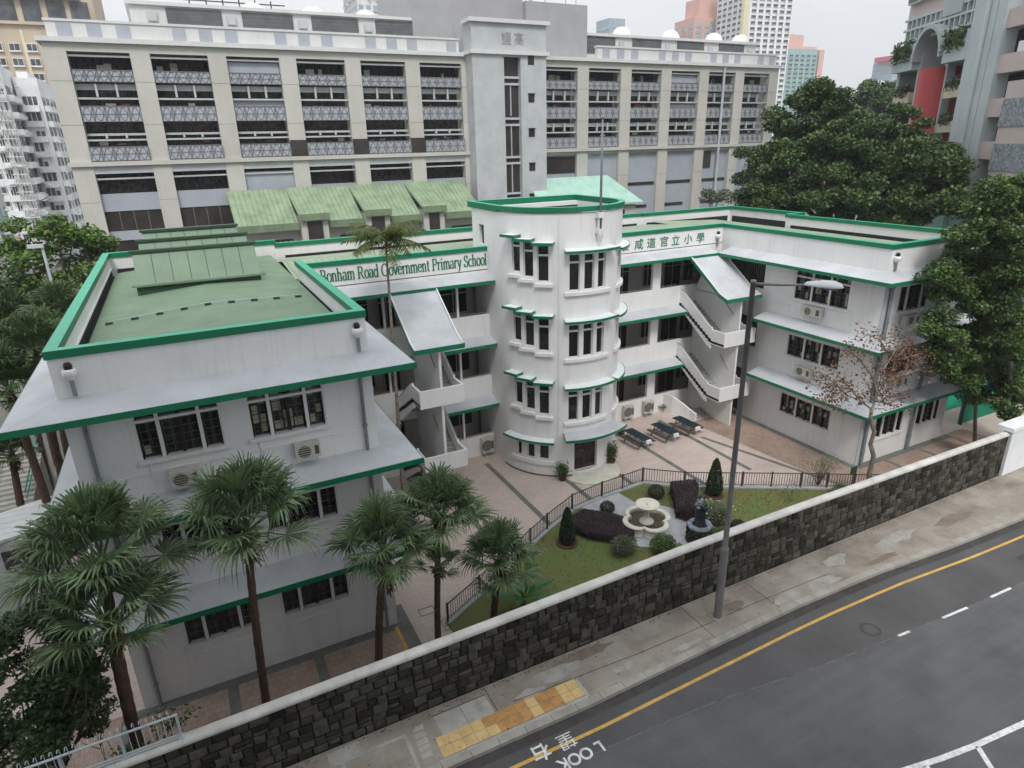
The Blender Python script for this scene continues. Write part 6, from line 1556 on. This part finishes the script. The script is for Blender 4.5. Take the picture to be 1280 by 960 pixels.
c=it(988,625); t=shrub('sapling','thin sparse sapling on the lawn right of the lamp pole','sapling',c,(.55,.5,.75),260,.08,M['olive'],'loose',None,.015)
# creeping greenery on the right building
k=0
for (s0,s1,b_,z,h,lo,dens) in plants:
    n_=int((s1-s0)*260); S=rng.uniform(s0,s1,n_); Bq=b_+rng.uniform(-.5,.5,n_); Z=z+rng.uniform(lo,h,n_)*rng.uniform(.3,1,n_)
    P=np.array([C0[0],C0[1],0])+S[:,None]*np.array([uu[0],uu[1],0])+Bq[:,None]*np.array([nnr[0],nnr[1],0])+Z[:,None]*np.array([0,0,1])
    V,F=leafmesh(P,rng.uniform(.2,.45,n_),.5)
    lb=['creeper trailing from the upper left planter beam beside the arched hood','planter shrubs on the left balcony column']
    o=npmesh('balcony_plants',V,F,M['leaf'] if k%7 in (0,3,4) else M['olive'],None); o['label']='row of shrubs in a cream balcony planter of the red shafted building at right' if h<1 else 'creeper trailing from the pale upper planter beam beside the arched hood'; o['category']='plants'; o['group']='balcony plants on the right building' if h<1 else 'creepers on the upper planter beams'
    k+=1
c=GY(1246,150,55); featherpalm('feather palm with wind blown crown in front of the right hand building',(float(GY(1240,230,55)[0]),55,0),c,4.0,20,M['palmdk'],.16,'feather_palm','palm tree',1.2,36)
c2=GY(1258,158,57); featherpalm('second feather palm close behind its neighbour at the right hand building',(float(GY(1252,230,57)[0]),57,0),c2,3.4,14,M['palmdk'],.16,'feather_palm','palm tree',1.2,30)
# ------------------------------------------------------------------ things in the courtyard and on the walls
# fountain: eight lobed basin with a bowl on a stem
fo=thing('fountain','cream stone lobed fountain with raised bowl on the round grey path','fountain',(FX,FY,.1))
lob=lambda a: 1+.13*abs(math.cos(2*a+.3))**.6-.02+.0
def lobed(r0): 
    return lambda a: (1+.16*abs(math.sin(4*a/2))**.8)
sq=lambda a: .80+.27*abs(math.cos(2*a))**.6
mb=MB(); mb.lathe((FX,FY,.1),[(1.22,0),(1.26,.04),(1.20,.10),(1.18,.38),(1.28,.44),(1.32,.50),(1.28,.56),(1.05,.56),(1.02,.52),(1.02,.2)],96,0,2*math.pi,sq); mb.build('basin',M['cream'],fo,False)
mb=MB(); mb.lathe((FX,FY,.1),[(0,.36),(1.03,.36)],96,0,2*math.pi,sq); mb.build('water',M['water'],fo)
mb=MB(); mb.lathe((FX,FY,.1),[(.42,.3),(.38,.42),(.2,.5),(.14,.7),(.13,1.0),(.2,1.12),(.22,1.2)],24); mb.build('stem',M['cream'],fo,True)
mb=MB(); mb.lathe((FX,FY,.1),[(.1,1.18),(.35,1.24),(.62,1.38),(.66,1.44),(.62,1.46),(.3,1.40),(0,1.38)],32); mb.lathe((FX,FY,.1),[(.05,1.38),(.04,1.5),(0,1.53)],8); mb.build('bowl',M['cream'],fo,True)
# sculpture on a round stone pedestal
SX,SY_=21.62,21.75
st=thing('garden_statue','blue black robed statue holding a pale bundle on a round cobbled pedestal beside the wall','statue',(SX,SY_,.06))
mb=MB(); mb.lathe((SX,SY_,.06),[(.0,0),(.62,0),(.60,.95),(0,.95)],28); pd=mb.build('pedestal',M['statue'],st)
mb=MB()
for j in range(6):
    for i in range(16):
        a=(i+.5*(j%2))/16*2*math.pi; r=.62; z=.14+j*.15
        mb.lathe((SX+r*math.cos(a),SY_+r*math.sin(a),.06+z-.06),[(0,0),(.07,.02),(.085,.06),(.06,.11),(0,.12)],6)
mb.build('cobbles',M['stone'],pd)
mb=MB(); mb.lathe((SX,SY_,1.01),[(0,0),(.68,0),(.70,.06),(.66,.12),(.5,.12),(.5,.1),(0,.1)],8); mb.build('plinth_cap',M['statuelight'],pd)
mb=MB(); mb.lathe((SX,SY_,1.12),[(0,0),(.34,0),(.36,.05),(.27,.18),(.24,.5),(.25,.9),(.27,1.15),(.22,1.3),(.10,1.38),(.09,1.44),(.13,1.50),(.15,1.60),(.12,1.72),(0,1.76)],20,sq=lambda a:1+.10*math.cos(5*a)+.08*math.sin(3*a))
body=mb.build('figure',M['statue'],st,True)
mb=MB(); 
mb.tube([(SX+.2,SY_-.1,2.3),(SX+.05,SY_-.32,2.2),(SX-.22,SY_-.36,2.32),(SX-.42,SY_-.2,2.62)],[.09,.10,.09,.07],10); mb.build('arm',M['statue'],body,True)
mb=MB()
for k in range(9):
    a=random.uniform(0,6.28); p=np.array([SX-.35+.16*math.cos(a),SY_-.22+.14*math.sin(a),2.5+random.uniform(-.16,.24)]); mb.lathe(p,[(0,-.1),(.09,-.04),(.11,.03),(.05,.1),(0,.11)],7)
mb.build('bundle',M['statuelight'],body)
# potted plants by the door
for (u,v),l_,h in (((703,600),'potted shrub left of the tower door',.75),((764,580),'taller potted shrub right of the tower door',1.15)):
    c=G(u,v,0); t=thing('potted_plant',l_,'potted plant',c,'potted plants by the tower door')
    mb=MB(); mb.lathe(c,[(0,0),(.20,0),(.26,.30),(.29,.32),(.29,.37),(.24,.37),(.22,.33),(0,.33)],16); mb.build('pot',M['pot'],t,True)
    P=np.array([c[0],c[1],.35+h*.5])+rng.normal(0,1,(900,3))*np.array([.17,.17,h*.26]); V,F=leafmesh(P,rng.uniform(.08,.18,len(P)),.5); npmesh('foliage',V,F,M['leaf'],t)
    mb=MB(); mb.tube([(c[0],c[1],.3),(c[0],c[1],.3+h*.6)],.02,5); mb.build('stem',M['bark'],t)
# air conditioning units
acn=[0]
def ac(x,y,z,nx,ny,label,w=.85,h=.6,d=.34,group='air conditioners on the walls',stand=False):
    """outdoor unit with its back to the wall at x,y; nx,ny outward"""
    t=thing('air_conditioner',label,'air conditioner',(x,y,z),group); u=(-ny,nx); o=(x,y); n_=(nx,ny)
    mb=MB(); b=.012
    mb.obox(o,u,n_,-w/2,w/2,.08,.08+d,z,z+h); mb.build('casing',M['ac'],t)
    mb=MB(); P0=np.array([x,y,0])+np.array([nx,ny,0])*(.08+d+.01)+np.array([u[0],u[1],0])*(-.14*w)
    vs=[];k_=20; r=h*.40
    for k in range(k_): a=2*math.pi*k/k_; vs.append(P0+np.array([u[0],u[1],0])*r*math.cos(a)+np.array([0,0,z+h/2+r*math.sin(a)]))
    mb.poly(vs); mb.obox(o,u,n_,w*.28,w*.44,.08+d+.001,.08+d+.012,z+h*.2,z+h*.8); g=mb.build('fan_grille',M['acdark'],t)
    mb=MB()
    for k in range(5): mb.obox(o,u,n_,-.14*w-r,-.14*w+r,.08+d+.012,.08+d+.018,z+h*(.2+.15*k)-.008,z+h*(.2+.15*k)+.008)
    mb.build('guard',M['ac'],g)
    mb=MB()
    for s_ in (-.33,.33):
        if stand: mb.obox(o,u,n_,s_*w-.02,s_*w+.02,.1,.14,0,z); mb.obox(o,u,n_,s_*w-.02,s_*w+.02,.05+d,.08+d,0,z)
        else: mb.obox(o,u,n_,s_*w-.02,s_*w+.02,0,.1+d,z-.05,z-.005)
    mb.build('bracket',M['silver'],t); return t
ac(-1.35,FYw,9.05,0,-1,'air conditioner under the left top floor window of the left wing, behind a palm',.9)
ac(2.85,FYw,9.1,0,-1,'air conditioner under the right top floor window of the left wing',.9)
p=GX(1017,389,XR-.1); ac(XR,float(p[1]),float(p[2])-.3,-1,0,'twin air conditioner under the top floor window on the courtyard side of the right wing',1.5,.62)
p=GX(1006,464,XR-.1); ac(XR,float(p[1]),float(p[2])-.3,-1,0,'air conditioner under the middle floor window on the courtyard side of the right wing',1.3,.62)
for (u,v),l_,w in (((1137,399),'air conditioner under the top floor corner window facing the road, right wing',1.3),((1122,477),'air conditioner behind the russet tree, middle floor of the right wing',1.3),((1168,464),'air conditioner beside the street tree, middle floor of the right wing',1.0)):
    p=GY(u,v,FYw-.2); ac(float(p[0]),FYw,float(p[2])-.3,0,-1,l_,w)
for (u,v),l_ in (((786,527),'ground air conditioner next to the tower, left of the small vent'),((811,519),'ground air conditioner right of the small vent by the corridor wall')):
    p=GY(u,v,MY-.4); ac(float(p[0]),MY-.02,.35,0,-1,l_,.85,.95,.34,'air conditioners standing in the courtyard',True)
p=GY(611,568,MY-.4); ac(float(p[0]),MY-.02,.35,0,-1,'ground air conditioner in the corner left of the round tower',.85,1.0,.34,'air conditioners standing in the courtyard',True)
# outdoor tables with benches
def table():
    t=thing('outdoor_table','x','table',(0,0,0),'dark green topped tables in the courtyard')
    mb=MB(); mb.box(-.38,.38,-1.05,1.05,.72,.77); mb.build('tabletop',M['tableg'],t)
    for s_ in (-1,1):
        mb=MB(); mb.box(s_*.68-.13,s_*.68+.13,-1.0,1.0,.42,.46); mb.build('bench',M['wood'],t)
    for y in (-.75,.75):
        mb=MB(); mb.box(-.7,.7,y-.03,y+.03,.38,.42); mb.tube([(-.55,y,0),(-.2,y,.72)],.03,6); mb.tube([(.55,y,0),(.2,y,.72)],.03,6); mb.build('leg',M['iron'],t)
    mb=MB(); mb.box(-.2,.2,-1.2,-1.06,.5,.74); mb.build('end_panel',M['white'],t)
    return t
tb=table(); ps=[]
for i,((u,v),l_) in enumerate((((797,543),'dark green topped table with benches nearest the round tower'),((831,535),'dark green topped table with benches in the middle of the row'),((858,527),'dark green topped table with benches nearest the right staircase'))):
    o=tb if i==0 else copy_tree(tb); p=G(u,v,.75); o.location=(float(p[0]),float(p[1]),0); o.rotation_euler=(0,0,R(4)); o['label']=l_
# cable and clutter near the corridor: shrub in the corner
c=G(775,545,0); shrub('corner_shrub','dark shrub in the corner between tower and corridor','shrub',c,(.35,.35,.5),900,.1,M['bushdk'],'loose')
c=G(838,512,0); shrub('planting_bed','brown and green low planting by the curved stair wall','shrub',c,(1.2,.4,.35),1500,.1,M['olive'],'loose')
# sign post and green notice by the railing
c=G(1063,612,.06); t=thing('notice_board','small dark green notice board on a post at the railing near the right wing corner','notice board',c)
mb=MB(); mb.tube([(c[0],c[1],.06),(c[0],c[1],1.5)],.03,6); mb.build('post',M['iron'],t); mb=MB(); mb.box(c[0]-.25,c[0]+.25,c[1]-.03,c[1]+.03,1.1,1.6); mb.build('board',M['roofdark'],t)
# green sports court wall at right
t=thing('court_screen','bright green court screen and floor seen between the street trees at right','screen',(50,30,0))
mb=MB(); mb.box(47,75,26,60,0,.03); mb.build('court_floor',mat('court_green',(.01,.26,.15),.7,.1,.5),t)
mb=MB(); mb.box(48.5,75,24.0,24.15,0,3.2); mb.build('screen_panel',mat('screen_green',(.01,.24,.14),.7,.15,.5),t)
mb=MB(); 
for x in (48.5,54,60): mb.box(x-.06,x+.06,23.85,23.99,0,3.4)
mb.build('post',M['iron'],t)
# white shed, wall and stairs left of the left wing
t=thing('metal_roof_shed','low shed with pale ribbed metal roof left of the left wing','shed',(-9.5,32,0))
q=[G(-40,655,4.2),G(66,619,4.2),G(63,655,4.2),G(-40,690,4.2)]
M['shed']=ribmat('shed_roof_sheet',(.60,.62,.62),1,.55,.08,.6,.05)
mb=MB(); n_=4; mb.add([tuple(p) for p in q]+[(p[0],p[1],p[2]-.15) for p in q],[(0,1,2,3),(7,6,5,4),(0,4,5,1),(1,5,6,2),(2,6,7,3),(3,7,4,0)]); mb.build('roof',M['shed'],t)
x0=float(min(q[0][0],q[3][0])); x1=float(max(q[1][0],q[2][0])); y0=float(q[3][1]); y1=float(q[0][1])
mb=MB(); mb.box(x0+.3,x1-.2,y0-.2+.6,y1-.3,-.05,4.0); mb.build('wall',M['rb_grey'],t)
mb=MB()
for k in range(3): mb.box(x0+1.5+k*1.3,x0+2.5+k*1.3,y0+.36,y0+.39,2.7,3.6)
mb.build('window',M['glass'],t)
t=thing('hillside_stair','concrete stair ramp with teal handrail left of the shed','stairs',(-14,42,0))
a=G(20,630,2.0); b=G(48,580,2.0)
mb=MB(); 
for k in range(14):
    p=a+(b-a)*k/14; mb.box(p[0]-1.6,p[0]+.6,p[1],p[1]+abs(b[1]-a[1])/14+.02,0,2.0+k*.14-.5)
mb.build('steps',M['pavelight'],t)
M['tealp']=mat('teal_paint',(.02,.28,.24),.5)
mb=MB()
for dx in (-1.5,.55):
    mb.tube([(a[0]+dx,a[1],2.6),(b[0]+dx,b[1],4.4)],.045,6); mb.tube([(a[0]+dx,a[1],2.2),(b[0]+dx,b[1],4.0)],.035,6)
mb.build('handrail',M['tealp'],t)
t=thing('street_lamp','grey lamp post among the trees left of the green roof','street lamp',GY(83,420,48)*np.array([1,1,0]))
p=GY(83,420,48); q_=GY(71,308,48)
mb=MB(); mb.tube([(p[0],48,0),(p[0],48,float(q_[2]))],[.12,.08],8); mb.build('pole',M['silver'],t); mb=MB(); mb.box(p[0]-.7,p[0]+.1,47.8,48.0,float(q_[2]),float(q_[2])+.22); mb.build('lamp_head',M['lamp'],t)
# air between the place and the far towers
# the block across the road, behind the camera, from whose window the view is taken: unseen, added to shade the left
mb=MB(); mb.box(-70,9,-22,-1.2,2.3,58); mb.build('shading_block',M['tw_grey'])['kind']='structure'
# humid air: far towers fade a little
bpy.context.view_layer.update()
zmax=max((o.matrix_world@Vector(c)).z for o in scene.objects if o.type=='MESH' for c in o.bound_box)
mb=MB(); mb.box(-250,770,-95,770,-41.5,zmax+3); hz=bpy.data.materials.new('haze'); hz.use_nodes=True; nt=hz.node_tree
nt.nodes.remove(nt.nodes['Principled BSDF']); pv=nt.nodes.new('ShaderNodeVolumePrincipled'); pv.inputs['Color'].default_value=(.93,.96,1,1); pv.inputs['Density'].default_value=.00035
nt.links.new(pv.outputs[0],nt.nodes['Material Output'].inputs['Volume'])
o=mb.build('haze',hz); tag(o,'thin pale humid air between the camera and the far towers','haze',kind='stuff');
